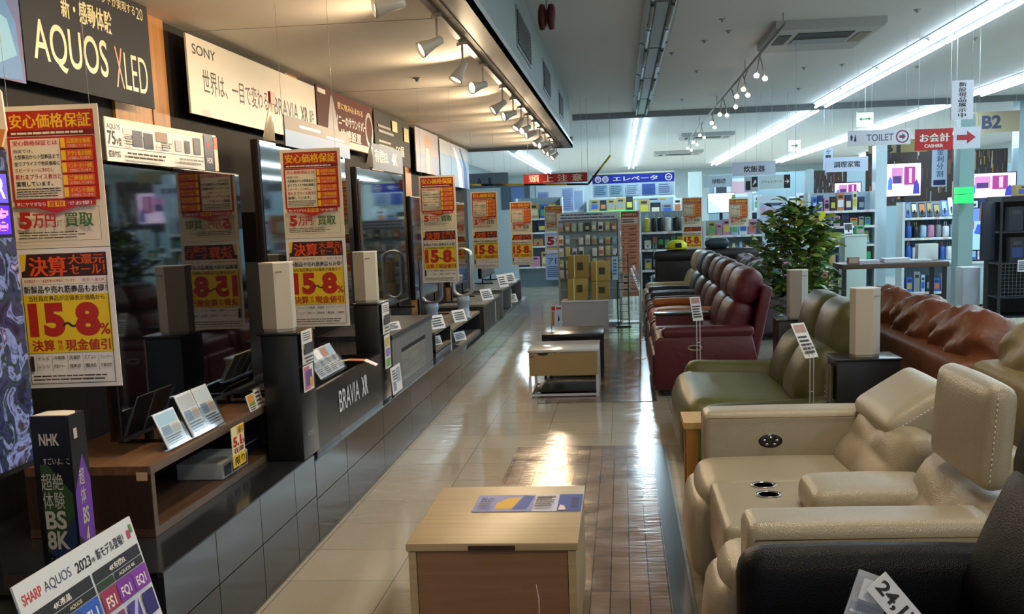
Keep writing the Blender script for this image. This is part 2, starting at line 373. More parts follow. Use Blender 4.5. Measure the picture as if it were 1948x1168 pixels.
for i, (px, py) in enumerate(((1374, 36), (1386, 58), (1340, 77), (1278, 100), (1325, 134), (1530, 128), (1602, 122), (1745, 18), (1744, 126), (1855, 72), (1298, 189), (1519, 168), (793, 148))):
    z = 3.3 if px > 900 else 2.6; p = at(px, py, z=z); t = MB()
    t.lathe([(.0001, -.03), (.012, -.028), (.014, -.01), (.03, -.008), (.034, 0)], SPK, (p.x, p.y, z), 14)
    t.build('ceiling_sprinkler', None, 'small grey sprinkler head on the %s' % ['ceiling, topmost left of the lamp rail', 'ceiling, second below the top left of the air conditioner', 'ceiling left of the air conditioner', 'ceiling right beside the unlit fitting', 'ceiling left of the rail lamps', 'ceiling just below the air conditioner', 'ceiling below right of the air conditioner', 'ceiling near the top between two light rows', 'ceiling, largest one between the two bright rows', 'ceiling right of the brightest row', 'ceiling low beside the unlit fitting', 'ceiling between the rail lamps and bright row', 'lowered warm-lit ceiling'][i], 'sprinkler', 'ceiling sprinklers')
t = thing('warning_lamp', 'dark red ribbed drum lamp hanging beside the lowered ceiling', 'warning lamp', (-.55, 9, 2.96))
DR = m('#5a1616', .45)
for s in (-1, 1):
    b = MB(); b.X = Matrix.Translation((s*.036, 0, .1)) @ Matrix.Scale(.62, 4, (1, 0, 0)); b.lathe([(.0001, -.1), (.035, -.092), (.052, -.05), (.055, 0), (.052, .05), (.035, .092), (.0001, .1)], DR, n=20); b.build('drum', t)
b = MB(); b.tube([(0, 0, .02), (0, 0, .34)], .004, m('#777', .5) if 0 else m('#777777', .5), 6); b.build('hanging_wire', t)

# ================================================================== platform under the televisions
def plat(y0, y1, h, label, seams, sz):
    A = m('#1a1c20', .14, spec=.5); D = m('#16181a', .3)
    b = MB(); b.box(-2.37, -1.49, y0, y1, 0, h-.005, D); b.box(-2.37, -1.475, y0, y1, h-.02, h, m('#24262a', .18, spec=.6))
    ss = sorted(set([y0]+[q for q in seams if y0 < q < y1]+[y1]))
    for u, v in zip(ss[:-1], ss[1:]):
        for k, (z0, z1) in enumerate(((0.005, sz), (sz+.004, h-.003))):
            b.box(-1.495, -1.47, u+.003, v-.003, z0, z1, A)
    return b.build('display_platform', None, label, 'platform')
plat(3.25, 5.0, .435, 'glossy dark grey panelled platform step nearest, under the walnut television stand', [3.71, 4.2, 4.67], .235)
MB().box(-2.37, -1.66, -1, 3.246, 0, .435, m('#0f1012', .4)).build('display_platform', None, 'matt black set back block at the bottom left corner behind the white board', 'platform')
plat(5.004, 9.8, .40, 'glossy dark grey panelled platform step in the middle, under the black television stand', [5.6, 6.5, 7.4, 8.2, 9.0], .215)
plat(9.804, 17.2, .31, 'lower far stretch of the dark grey platform, beside the oval loop stands', [10.6, 11.5, 12.4, 13.4, 14.4, 15.6], .16)
# ================================================================== printed signs
CREAM = m('#eadfc0', .6); RED = m('#b5261a', .5); DRED = m('#7a1a12', .5); YEL = m('#f2c21e', .5); ORG = m('#d9541a', .5)
PINKISH = m('#f0cdb8', .6); GRN = m('#3f6b2a', .5); INK = m('#2a211c', .6); PAPER = m('#e8e4dc', .6); BROWNB = m('#3a1d12', .5); YB = m('#eac81f', .5)
def sp_guarantee():
    s = [('r', .05, .83, .95, .965, RED), ('t', '安心価格保証', .08, .845, .92, .945, YEL, .03),
         ('r', .05, .79, .95, .83, DRED)] + lines(.09, .9, .795, .825, 1, CREAM)
    s += [('r', .05, .335, .95, .785, RED), ('r', .075, .35, .585, .77, CREAM), ('r', .09, .72, .57, .765, PINKISH),
          ('t', '安心価格保証とは', .1, .725, .56, .76, RED, .02),
          ('t', '当店では、', .1, .675, .3, .7, INK), ('t', '大型商品から小型商品まで', .1, .63, .57, .662, INK, .02), ('t', '全てプライスで他店価格に', .1, .583, .57, .615, INK, .02),
          ('t', 'スピーディーに対応し', .1, .54, .5, .568, RED), ('t', '頼れるプライス表示と', .1, .488, .57, .525, RED, .015), ('t', '実現しています。', .1, .44, .48, .475, INK, .02)]
    s += lines(.1, .57, .36, .43, 4, INK, .35)
    for i, q in enumerate(('店頭表示価格', 'チラシ表示価格', 'インターネット価格', 'ご商談価格', 'イベント価格')):
        z = .695-i*.086
        s += [('r', .6, z, .93, z+.078, ORG), ('r', .605, z+.006, .65, z+.072, YEL), ('t', q, .67, z+.034, .915, z+.07, YEL, .02), ('t', 'に対応しています。', .68, z+.008, .91, z+.028, CREAM)]
    s += [('p', [(.08, .335), (.92, .335), (.92, .295), (.72, .29), (.5, .245), (.28, .29), (.08, .295)], RED), ('t', '更にヤマダなら', .1, .298, .4, .328, PAPER, .02),
          ('r', .42, .292, .6, .332, YEL), ('t', '買取', .43, .296, .59, .328, RED, .03), ('t', 'でお得！', .63, .298, .88, .326, PAPER, .02)]
    s += [('r', .05, .05, .95, .052, GRN), ('r', .05, .285, .27, .288, GRN), ('r', .73, .285, .95, .288, GRN), ('r', .05, .05, .054, .288, GRN), ('r', .946, .05, .95, .288, GRN),
          ('t', '5', .11, .14, .24, .26, RED, .05), ('t', '万円', .25, .145, .49, .245, RED, .035), ('t', 'まで', .5, .15, .55, .2, GRN, .01), ('t', '買取', .58, .145, .88, .245, GRN, .03)]
    s += lines(.1, .9, .065, .12, 3, INK, .35)
    return s
def sp_sale():
    s = [('r', .05, .8, .95, .965, BROWNB), ('p', [(.05, .965), (.12, .965), (.09, .85), (.05, .84)], YEL), ('t', '決算', .13, .805, .53, .945, m('#e8501c', .5), .04), ('t', '大還元', .55, .885, .93, .955, ORG, .035), ('t', 'セール！', .56, .815, .93, .882, ORG, .035),
         ('r', .05, .748, .95, .797, CREAM), ('t', '店内商品ポイント進呈対象外の商品もございます', .07, .76, .6, .785, RED), ('r', .66, .752, .94, .793, PAPER), ('t', '品収入金OK', .68, .76, .92, .786, RED),
         ('t', '新製品や売れ筋商品もお得！', .06, .685, .93, .738, INK, .02),
         ('r', .05, .255, .95, .675, YB), ('t', '当社指定商品が店頭表示価格から', .1, .628, .9, .668, INK, .015),
         ('t', '15', .08, .37, .46, .615, RED, .06), ('t', '～', .43, .435, .6, .475, INK, .04), ('t', '8', .57, .37, .83, .615, RED, .06), ('t', '%', .82, .38, .93, .46, RED, .02),
         ('t', '決算', .09, .268, .33, .35, RED, .035), ('r', .36, .27, .42, .35, YEL), ('tv', '特別', .365, .275, .415, .35, RED), ('t', '現金値引', .44, .268, .92, .35, RED, .035)]
    for i, q in enumerate(('テレビ', '冷蔵庫', '洗濯機', 'エアコン', 'クリーナー')): s += [('t', q, .14+i*.165, .205, .26+i*.165, .232, INK, .01), ('r', .122+i*.165, .12, .125+i*.165, .24, INK)]
    for i, q in enumerate(('レンジ', '炊飯ジャー', '理美容', '電話', '食器洗機')): s.append(('t', q, .14+i*.165, .145, .26+i*.165, .172, INK, .01))
    s += [('r', .06, .125, .1, .235, INK), ('r', .05, .03, .95, .035, INK), ('r', .05, .03, .057, .8, INK), ('r', .943, .03, .95, .8, INK)] + lines(.08, .92, .05, .1, 2, INK, .35)
    return s
_gp = board(.31, .445, sp_guarantee(), CREAM, .003); _sp = board(.31, .45, sp_sale(), PAPER, .003)
gp = _gp.build('price_guarantee_poster', None, 'x', 'poster', 'orange price guarantee posters on strings', origin=(0, 0, 0))
sp = _sp.build('sale_poster', None, 'x', 'poster', 'yellow 15 to 8 percent sale posters', origin=(0, 0, 0))
def strings(par, z0, z1):
    b = MB()
    for s in (-1, 1): MB().tube([(s*.13, .002, z0), (s*.13, .002, z1)], .0009, m('#b9b9b5', .5), 4).build('hanging_string', par)
def poster(x, y, z, labg, labs, rz=0, top=2.6, first=False, zs=None):
    g = gp if first else copy_tree(gp); g.location = (x, y, z); g.rotation_euler = (0, 0, rz); g['label'] = labg
    strings(g, .44, top-z)
    if labs:
        s = sp if first else copy_tree(sp); s.location = (x, y, (zs if zs is not None else z-.452)); s.rotation_euler = (0, 0, rz); s['label'] = labs
poster(-1.787, 3.42, 1.462, 'largest orange and cream price guarantee poster, hung nearest at the left', 'largest yellow 15 to 8 percent sale poster, hung nearest at the left', R(4), first=True)
poster(-1.553, 5.55, 1.443, 'orange price guarantee poster hanging just behind the nearest white speaker', 'yellow sale poster partly behind the nearest white speaker', 0)
poster(-1.542, 9.36, 1.443, 'orange price guarantee poster above the oval fan, third from the front', 'yellow sale poster hanging in front of the oval fans', 0)
poster(-1.6, 13.04, 1.39, 'orange price guarantee poster, fourth along the television wall', 'yellow sale poster, fourth along the television wall, over a low cabinet', 0)
poster(-1.425, 15.87, 1.30, 'orange price guarantee poster at the far end of the television wall', 'yellow sale poster at the far end of the television wall', 0)
poster(-1.155, 19.1, 1.265, 'small faraway orange price guarantee poster above a white board with a red 5', None, 0, 3.3)
poster(1.125, 18.0, 1.30, 'orange price guarantee poster behind the black sofa beside the yellow hat', 'yellow sale poster behind the black sofa beside the yellow hat', 0, 3.3)
poster(1.86, 18.05, 1.26, 'faraway orange price guarantee poster right of the white bright screen', None, 0, 3.3)
b = board(.33, .36, [('r', .04, .85, .96, .97, m('#b9c4e6', .5)), ('t', '5', .12, .4, .5, .8, RED, .06), ('t', '万円', .55, .45, .9, .7, RED, .03), ('r', .05, .18, .95, .25, YEL)] + lines(.1, .9, .26, .36, 2, INK), m('#dde4ee', .5), .003)
b.build('price_board', None, 'white board with a red 5 hanging under the faraway orange poster', 'board').location = (-1.155, 19.1, .895)
b = board(.33, .44, [('t', 'ア', .15, .62, .42, .85, m('#3c5a90', .5), .03), ('t', '日', .5, .62, .8, .85, m('#3c5a90', .5), .03)] + lines(.1, .9, .1, .55, 6, m('#4a69a0', .5)), m('#a9c6ee', .5), .003)
b.build('notice_sheet', None, 'pale blue notice sheet hanging under the board with the red 5', 'notice').location = (-1.155, 19.1, .445)

# ------------------------------------------------------------------ signs along the top of the television wall (facing the aisle)
def wallsign(name, y0, y1, z0, z1, specs, base, label, x=-2.3, cat='sign', tilt=0, t=.01):
    o = board(y1-y0, z1-z0, specs, base, t).build(name, None, label, cat, origin=(0, 0, 0))
    o.location = (x, (y0+y1)/2, z0); o.rotation_euler = (0, 0, R(90)); 
    for yy in (y0+.15, y1-.15): MB().box(yy-(y0+y1)/2-.01, yy-(y0+y1)/2+.01, t, .098, .08, .1, BLK).build('bracket', o)
    return o
GOLD = m('#e9dcae', .4); GREYB = m('#35383f', .65, spec=.12)
s = [('t', 'AQUOS', .06, .13, .60, .52, GOLD, .008), ('t', 'X', .66, .13, .73, .5, m('#c98f66', .4), 0), ('t', 'LED', .74, .13, .95, .47, GOLD, -.005),
     ('t', '新・感動体験', .27, .6, .66, .8, GOLD, .02), ('t', '高画質技術と包み込むサウンドが実現する', .08, .86, .88, .955, GOLD, .005), ('t', '20', .89, .84, .95, .95, GOLD, 0)]
wallsign('hanging_sign', 4.26, 5.46, 2.105, 2.595, s, GREYB, 'dark grey sign with pale gold AQUOS XLED lettering')
PIC = m('#3a62a8', .5, kind='mottle', c2='#5a3f78', s=4)
wallsign('picture_board', 3.25, 4.25, 2.09, 2.595, [('r', 0, 0, .72, 1, m('#4a3a62', .5)), ('p', [(.1, .2), (.3, .05), (.6, .1), (.66, .5), (.5, .98), (.2, .98)], m('#6b4a86', .5)), ('p', [(.3, .5), (.42, .45), (.5, .7), (.45, .98), (.3, .98)], m('#b86a3c', .5)),
     ('p', [(.75, .0), (.98, .02), (.96, .45), (.85, .7), (.73, .55)], m('#2e7ac0', .5)), ('p', [(.8, .1), (.95, .2), (.9, .45), (.8, .5)], m('#6fb4e0', .5))], PIC, 'blue and purple picture board at the top left corner', cat='picture')
s = [('t', 'SONY', .03, .77, .17, .9, DARKTXT, .01), ('t', '世界は、一目で変わる。', .08, .3, .56, .62, DARKTXT, 0), ('t', 'BRAVIA', .59, .3, .81, .57, DARKTXT, -.005), ('t', 'XR', .835, .3, .91, .57, DARKTXT, .02), ('t', '誕生', .925, .3, .975, .55, DARKTXT, 0)]
wallsign('hanging_sign', 5.94, 8.46, 2.13, 2.55, s, m('#e2dccd', .5), 'long white sign with black Japanese lettering and SONY')
s = [('r', .02, .02, .98, .15, m('#b9a58c', .5)), ('t', '音に包み込まれる', .33, .72, .8, .85, m('#d8b45c', .5)), ('t', 'ソニーのサウンドバー', .28, .42, .86, .62, PAPER, .02), ('t', '体感設置', .36, .16, .74, .36, PAPER, .03),
     ('p', [(.14, .14), (.34, .14), (.31, .5), (.25, .9), (.22, .9), (.17, .5)], m('#8a8590', .5)), ('ring', .92, .5, .16, .12, m('#8f8d8a', .4)), ('r', .02, .88, .14, .96, PAPER)]
wallsign('hanging_sign', 8.5, 10.42, 2.14, 2.575, s, m('#571d16', .65, spec=.12), 'dark red sign with silver tower pictures and white lettering')
s = [('t', 'GO国', .55, .2, .8, .42, m('#cfc9b4', .5), .03)] + lines(.1, .5, .1, .45, 4, m('#8c8a80', .5)) + lines(.08, .5, .55, .75, 2, m('#8c8a80', .5)) + [('r', .45, .68, .6, .9, m('#d8cf8a', .5)), ('r', .8, .55, .95, .85, m('#b5a955', .5))]
wallsign('hanging_sign', 10.5, 12.25, 2.10, 2.58, s, m('#3a3a35', .65, spec=.12), 'dark grey sign with two small yellow notes stuck on it')
wallsign('picture_board', 12.6, 14.2, 2.08, 2.58, [('r', 0, 0, 1, .45, m('#7f93b8', .5)), ('p', [(.3, 0), (.7, 0), (.62, .5), (.66, .8), (.5, .95), (.36, .8), (.4, .5)], m('#b98a72', .5)), ('r', .42, .0, .56, .6, m('#d8d2cc', .5))], m('#a59fb0', .5), 'lilac picture board with a tall pink figure, after the dark grey sign', cat='picture')
wallsign('picture_board', 14.3, 17.0, 1.98, 2.56, [('r', 0, 0, 1, .7, m('#8fb4dc', .5)), ('p', [(.6, 0), (.75, 0), (.7, .5), (.5, .9), (.42, .95), (.55, .55)], m('#e6f2ff', .4)), ('p', [(.8, 0), (.92, 0), (.9, .5), (.7, .95), (.64, .95), (.78, .6)], m('#3f58b0', .5))], m('#b7c3d2', .5), 'pale blue picture board with white arcs at the far end of the wall', cat='picture')

# ================================================================== televisions
SCR = m('#06070a', .04, spec=1.); BEZ = m('#0e0e10', .3)
def tv(x, y0, y1, z0, z1, label, foot, scr=None, rz=0, frame=BEZ, group='televisions along the left wall', wall=False):
    t = thing('television', label, 'television', (x, (y0+y1)/2, foot), 0, group); h = (y1-y0)/2; a, c = z0-foot, z1-foot
    MB().bbox(-.05, -.002, -h, h, a, c, frame, .008, 2).build('cabinet', t)
    MB().box(-.003, .001, -h+.008, h-.008, a+.016, c-.008, scr or SCR).build('screen', t)
    MB().box(-.002, .004, -h, h, a, a+.014, m('#4a4d50', .25, .8)).build('lower_edge', t)
    if wall: MB().box(x*-1-2.384, -.05, -.15, .15, (a+c)/2-.15, (a+c)/2+.15, BLK).build('wall_bracket', t); return t
    for s in (-.62, .62):
        b = MB(); b.box(-.035, -.015, s*h-.02, s*h+.02, .012, a+.05, frame); b.box(-.14, .12, s*h-.02, s*h+.02, 0, .014, frame); b.build('foot', t)
    return t
TVG = 'televisions along the left wall'
tv(-1.83, 3.81, 5.27, .745, 1.765, 'big switched-off television on the walnut stand reflecting the shop', .692, m('#05060a', .035, spec=.9))
tv(-1.9, 5.82, 7.66, .93, 1.97, 'switched-off television above the black stand with white logo, behind the sale poster', .71, wall=True)
tv(-1.95, 8.2, 9.95, .82, 1.93, 'switched-off television above the grey wood cabinet', .765)
tv(-1.95, 10.3, 11.8, .78, 1.75, 'switched-off television behind the oval fans', .537, m('#140f2c', .08, spec=.9))
tv(-1.9, 12.1, 13.5, .78, 1.72, 'switched-off television behind the fourth sale poster', .597)
tv(-1.9, 14.9, 16.4, .72, 1.70, 'farthest switched-off television with a warm grey back by the end of the platform', .637, m('#57504c', .3))
FLW = m('#101018', .2, kind='picture', cs='#05060c,#1a2342,#3c3f6c,#15301f,#9aa4d8,#2a1018,#c8b4dc', s=11, e=.5)
ft = tv(-1.86, 1.9, 3.285, .79, 1.77, 'lit television cut off by the left edge, showing blue and white blossom', .435, FLW)
b = board(.24, .2, [('r', .05, .52, .95, .95, m('#5a50d8', .4, emit=.7)), ('t', 'COPR', .1, .58, .9, .9, m('#f0b8ff', .4, emit=1.), .04), ('r', .05, .05, .95, .48, m('#4a2ad0', .4, emit=.7)), ('t', 'お接客', .08, .1, .92, .44, m('#ff8ae0', .4, emit=1.), .04)], BLK, .004)
b.build('lit_label', None, 'small glowing blue and pink label at the top of the leftmost television', 'label', origin=(0, 0, 0)); o = bpy.context.scene.objects['lit_label']; o.location = (-1.853, 3.14, 1.5); o.rotation_euler = (0, 0, R(90))
b = MB(); b.X = Matrix.Translation((-1.86, 3.26, 1.772)); b.prism([(-.055, 0), (.0, 0), (.02, .05), (.015, .16), (-.012, .2), (-.04, .12)], -.004, .004, m('#e9d9c2', .5), 'y'); b.prism([(-.05, 0), (.0, 0), (.016, .05), (-.05, .06)], -.006, .006, m('#d88a3c', .5), 'y')
b.build('shop_pop_card', None, 'small cream and orange cut-out card on top of the leftmost television', 'card')
# header card on the big television
s = [('r', .0, .88, 1, 1, m('#cfc8b4', .5)), ('t', 'AQUOS', .01, .72, .11, .86, INK, 0), ('t', '75', .01, .38, .07, .7, INK, .02), ('t', 'V型', .075, .38, .115, .56, INK, .01), ('r', .005, .33, .86, .34, m('#8e8e8e', .5)), ('t', '壁掛対応', .01, .1, .1, .26, INK),
     ('r', .13, .66, .36, .8, m('#b7b9bc', .5)), ('r', .2, .4, .28, .78, m('#3c4250', .5)), ('r', .29, .38, .37, .76, m('#2c3038', .5)), ('r', .40, .6, .5, .84, m('#8a6a5c', .5)), ('r', .45, .4, .52, .56, m('#b7b9bc', .5)),
     ('r', .57, .42, .63, .7, m('#a9abb5', .5)), ('r', .66, .4, .71, .72, m('#303848', .5)), ('r', .75, .4, .82, .84, m('#55585c', .5)), ('r', .86, 0, .955, 1, m('#26282e', .4)), ('t', '4K', .88, .6, .93, .8, RED, .02), ('t', 'HDR', .88, .2, .94, .35, PAPER, .01),
     ('r', .39, .36, .393, .86, m('#8e8e8e', .5)), ('r', .54, .36, .543, .86, m('#8e8e8e', .5)), ('r', .65, .36, .652, .86, m('#8e8e8e', .5)), ('r', .96, 0, 1, .95, m('#e0c9b4', .5)), ('r', .96, .6, 1, .95, ORG)]
s += lines(.13, .2, .4, .64, 4, INK) + lines(.13, .5, .08, .26, 2, INK, .5) + lines(.57, .84, .08, .26, 2, m('#777777', .5)) + lines(.4, .5, .42, .58, 3, INK)
o = board(.98, .152, s, m('#dedbd2', .5), .004).build('header_card', None, 'long white information card with 75 along the top of the big television', 'card', origin=(0, 0, 0))
o.location = (-1.765, 4.28, 1.753); o.rotation_euler = (0, 0, R(90-2))
MB().box(-.3, .3, .004, .03, .0, .012, BLK).build('clip', o)

# ================================================================== walnut stand
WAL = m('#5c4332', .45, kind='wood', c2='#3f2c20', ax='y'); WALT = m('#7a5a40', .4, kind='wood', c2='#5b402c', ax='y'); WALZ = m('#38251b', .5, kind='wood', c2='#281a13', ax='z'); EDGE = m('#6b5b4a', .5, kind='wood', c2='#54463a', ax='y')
t = thing('television_stand', 'walnut open-fronted television stand under the big television', 'television stand', (-1.662, 3.64, .436))
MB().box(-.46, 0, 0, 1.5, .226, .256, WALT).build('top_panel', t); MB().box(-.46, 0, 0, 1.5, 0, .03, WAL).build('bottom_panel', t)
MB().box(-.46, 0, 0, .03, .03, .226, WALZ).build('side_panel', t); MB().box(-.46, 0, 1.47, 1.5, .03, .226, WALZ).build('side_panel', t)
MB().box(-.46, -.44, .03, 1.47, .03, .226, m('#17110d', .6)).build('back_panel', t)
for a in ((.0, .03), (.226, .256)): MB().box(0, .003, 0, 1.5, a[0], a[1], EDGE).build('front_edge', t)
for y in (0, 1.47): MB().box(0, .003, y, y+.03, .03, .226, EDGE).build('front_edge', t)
b = MB(); b.box(-.05, -.01, -.002, 0, .205, .235, m('#c8a888', .5)); b.build('paper_label', t)
# things on and in it
def card(name, x, y, z, w_, h, specs, base, label, rz=90, tilt=0, cat='card', group=None, stand=True, t=.003):
    o = board(w_, h, specs, base, t).build(name, None, label, cat, group, origin=(0, 0, 0)); o.location = (x, y, z); o.rotation_euler = (R(-tilt), 0, R(rz)) if 0 else Euler((0, 0, 0)).to_matrix().to_euler()
    o.rotation_mode = 'XYZ'; o.rotation_euler = (Euler((0, 0, R(rz))).to_matrix() @ Euler((R(-tilt), 0, 0)).to_matrix()).to_euler()
    return o
ACR = m('#9fb4c4', .08, kind='glass', a=.28)
def leaflet_holder(x, y, z, w_, h, label, rz=90, tilt=25, n=2, cols=('#8fb2c8', '#c9d2d6', '#e6e8ea'), group=None):
    t = thing('leaflet_holder', label, 'leaflet holder', (x, y, z), R(rz), group)
    X = Euler((R(-tilt), 0, 0)).to_matrix().to_4x4()
    b = MB(); b.X = X; b.box(-w_/2, w_/2, .012, .015, .004, h, ACR); b.box(-w_/2, w_/2, -.012, -.009, .004, h*.55, ACR); b.build('acrylic_pocket', t)
    b = MB(); b.box(-w_/2, w_/2, -.012, .05, 0, .004, ACR); b.build('acrylic_foot', t)
    st = w_/n
    for i in range(n):
        b = MB(); b.X = X @ Matrix.Translation((-w_/2+st*(i+.5), 0, .008)); sp_ = [('r', .05, .62, .95, .95, m(cols[i % len(cols)], .3)), ('r', .08, .35, .5, .6, m('#6a7c94', .3)), ('r', .55, .35, .92, .6, m('#b4a08c', .3))]+lines(.08, .92, .06, .32, 4, INK)
        board(st*.94, h*.93, sp_, m('#d4dade', .25), .004, mb=b); b.build('leaflet', t)
    return t
leaflet_holder(-1.69, 3.98, .694, .2, .15, 'clear holder of pale blue leaflets on the walnut stand, left one', n=1, tilt=22)
leaflet_holder(-1.685, 4.28, .694, .34, .19, 'larger shiny clear holder with two printed leaflets on the walnut stand', n=2, tilt=22, cols=('#a9aeb0', '#b9c6cc'))
card('price_card', -1.66, 4.76, .694, .1, .075, [('r', .1, .5, .9, .95, m('#e0a04a', .5)), ('r', .1, .3, .9, .5, m('#7fa050', .5))]+lines(.1, .9, .05, .28, 2, INK), PAPER, 'small striped orange price card at the front of the walnut stand', tilt=15)
card('price_card', -1.665, 4.86, .694, .09, .085, lines(.1, .9, .1, .9, 4, INK), PAPER, 'small white card right behind the striped orange one', tilt=10)
card('price_card', -1.645, 4.945, .694, .075, .06, [('r', .1, .1, .9, .9, m('#8a2c3c', .5)), ('r', .2, .2, .8, .8, PAPER)], WHT, 'small red-bordered card at the far front corner of the walnut stand', tilt=10)
s = [('r', 0, 0, 1, .3, YEL), ('t', '5.1', .08, .5, .75, .75, RED, .05), ('t', 'ch', .72, .5, .97, .65, RED, .02), ('t', '在庫', .1, .34, .9, .48, DRED, .02), ('t', '限り', .15, .05, .9, .25, INK, .02), ('r', .45, .78, 1, 1, YEL), ('t', '値引', .5, .8, .95, .96, INK, .02)]
o = card('price_tag', -1.628, 4.44, .515, .15, .17, s, m('#ecdcae', .5), 'yellow and red price tag hanging over the front of the walnut stand', cat='price tag')
t = thing('disc_player', 'silver white boxy player on the shelf of the walnut stand', 'player', (-1.78, 4.45, .466))
MB().bbox(-.1, .1, -.08, .24, 0, .07, m('#a8aaa8', .4), .006, 2).build('cabinet', t)
for i in range(3): MB().box(.1, .103, -.06+i*.1, .015+i*.1, .012, .055, m('#2b2c2e', .3)).build('front_window', t)
card('display_plaque', -1.76, 5.0, .466, .2, .075, [('r', 0, .45, 1, .53, m('#a9b4d8', .4))], m('#282a3c', .3), 'small dark plaque with a pale stripe leaning on the stand shelf', tilt=25, cat='plaque')

# ================================================================== dark carton tower with BS8K and the white model board
t = thing('display_carton', 'tall black promotional carton with BS8K lettering and a purple side', 'carton', (-1.725, 3.12, .436))
TW = m('#14141a', .35); FT = m('#b7b2a6', .5)
b = MB(); b.box(-.06, .06, -.0, .1, 0, .53, TW); b.build('carton_body', t)
b = board(.12, .53, [('p', [(.15, .72), (.35, .72), (.95, .55), (.95, .3), (.6, .2), (.15, .2)], m('#2a4420', .5)), ('p', [(.95, .42), (.95, .25), (.5, .14), (.2, .2), (.55, .3)], m('#1f2f55', .5)), ('t', 'NHK', .2, .83, .72, .9, FT, .03), ('t', 'すごいよ、こ', .25, .72, .95, .76, FT), ('t', '超絶', .15, .57, .72, .67, FT, 0), ('t', '体験', .15, .46, .72, .56, FT, 0), ('t', 'BS', .17, .34, .72, .45, FT, .03), ('t', '8K', .17, .22, .76, .33, FT, .03), ('t', 'ここちいいよ。', .2, .14, .9, .17, FT)], TW, .001)
b.build('printed_front', t); t.children[-1].location = (0, -.0012, 0)
b = board(.1, .53, [('p', [(.0, .55), (.6, .76), (.98, .6), (.98, .14), (.0, .3)], m('#6a3aa0', .5)), ('t', '超', .3, .58, .62, .68, FT), ('t', '体', .3, .47, .62, .57, FT), ('t', 'BS', .32, .35, .7, .45, FT, .03), ('t', '4', .4, .23, .6, .33, FT, .03), ('r', .2, .86, .42, .92, FT)], TW, .001)
o = b.build('printed_side', t); o.location = (.0612, .05, 0); o.rotation_euler = (0, 0, R(90))
b = MB(); b.prism([(-.055, .005), (.055, .005), (.058, .05), (.04, .085), (0, .095), (-.045, .085)], .53, .532, m('#ded9cc', .6), 'z'); b.build('top_flap', t)
TEAL = m('#1a1a1e', .5)
s = [('t', 'SHARP', .03, .86, .17, .925, m('#c02a22', .5), .02), ('t', 'AQUOS', .19, .85, .4, .925, m('#3c4668', .5), 0), ('t', '2023', .44, .85, .57, .92, TEAL, .02), ('t', '年', .575, .855, .61, .89, TEAL, .01), ('t', '新モデル登場！', .62, .85, .88, .925, TEAL, .015), ('r', .92, .86, .95, .92, m('#b04060', .5)), ('r', .955, .89, .98, .95, m('#5c8a50', .5)),
     ('r', .03, .72, .52, .8, TEAL), ('t', '4K液晶', .2, .735, .34, .78, PAPER, .02), ('r', .54, .72, .98, .8, TEAL), ('t', '4K有機EL', .68, .735, .84, .78, PAPER, .02), ('r', .03, .66, .52, .715, TEAL), ('r', .54, .66, .69, .715, m('#22381c', .5)), ('r', .70, .66, .98, .715, TEAL), ('t', 'AQUOS', .3, .67, .4, .7, GOLD), ('t', 'AQUOS 4K', .74, .67, .9, .7, PAPER),
     ('r', .36, .5, .52, .655, m('#2a5cc0', .5)), ('t', 'FL1', .4, .52, .49, .6, PAPER, .02), ('r', .18, .5, .355, .655, m('#2a4fa0', .5)), ('t', 'FN1', .22, .52, .31, .6, PAPER, .02), ('r', .54, .5, .68, .655, m('#9a2c50', .5)), ('t', 'FS1', .57, .52, .65, .6, PAPER, .02), ('r', .685, .5, .83, .655, m('#7a2c9a', .5)), ('t', 'FQ1', .71, .52, .8, .6, PAPER, .02), ('r', .835, .5, .98, .655, m('#8232a8', .5)), ('t', 'EQ1', .86, .52, .95, .6, PAPER, .02),
     ('r', .56, .3, .68, .47, m('#8a3c78', .5)), ('r', .71, .3, .82, .47, m('#4a3c90', .5)), ('p', [(.71, .3), (.75, .3), (.82, .47), (.79, .47)], m('#b8b4e8', .5)), ('r', .86, .3, .97, .47, m('#2c2470', .5)), ('r', .2, .3, .34, .47, m('#3c64a8', .5)), ('r', .37, .3, .5, .47, m('#2c8ac0', .5))]
o = board(.655, .42, s, m('#d6dade', .5), .006).build('model_board', None, 'white board listing 2023 television models, leaning in the bottom left corner', 'board', origin=(0, 0, 0))
o.rotation_euler = (Euler((0, 0, R(90))).to_matrix() @ Euler((R(-14), 0, 0)).to_matrix()).to_euler()
p = at(247, 983, x=-1.5); o.location = (-1.5+.1, p.y-.3275, p.z-.405)
MB().box(-.02, .02, .006, .03, -.0, .3, BLK).build('easel_back', o)
for q in (-.2, .2): MB().tube([(q, .01, .02), (q, .02, -.26)], .006, BLK, 6).build('easel_foot', o)
MB().tube([(0, .03, .28), (0, .17, -.215)], .006, BLK, 6).build('easel_foot', o)
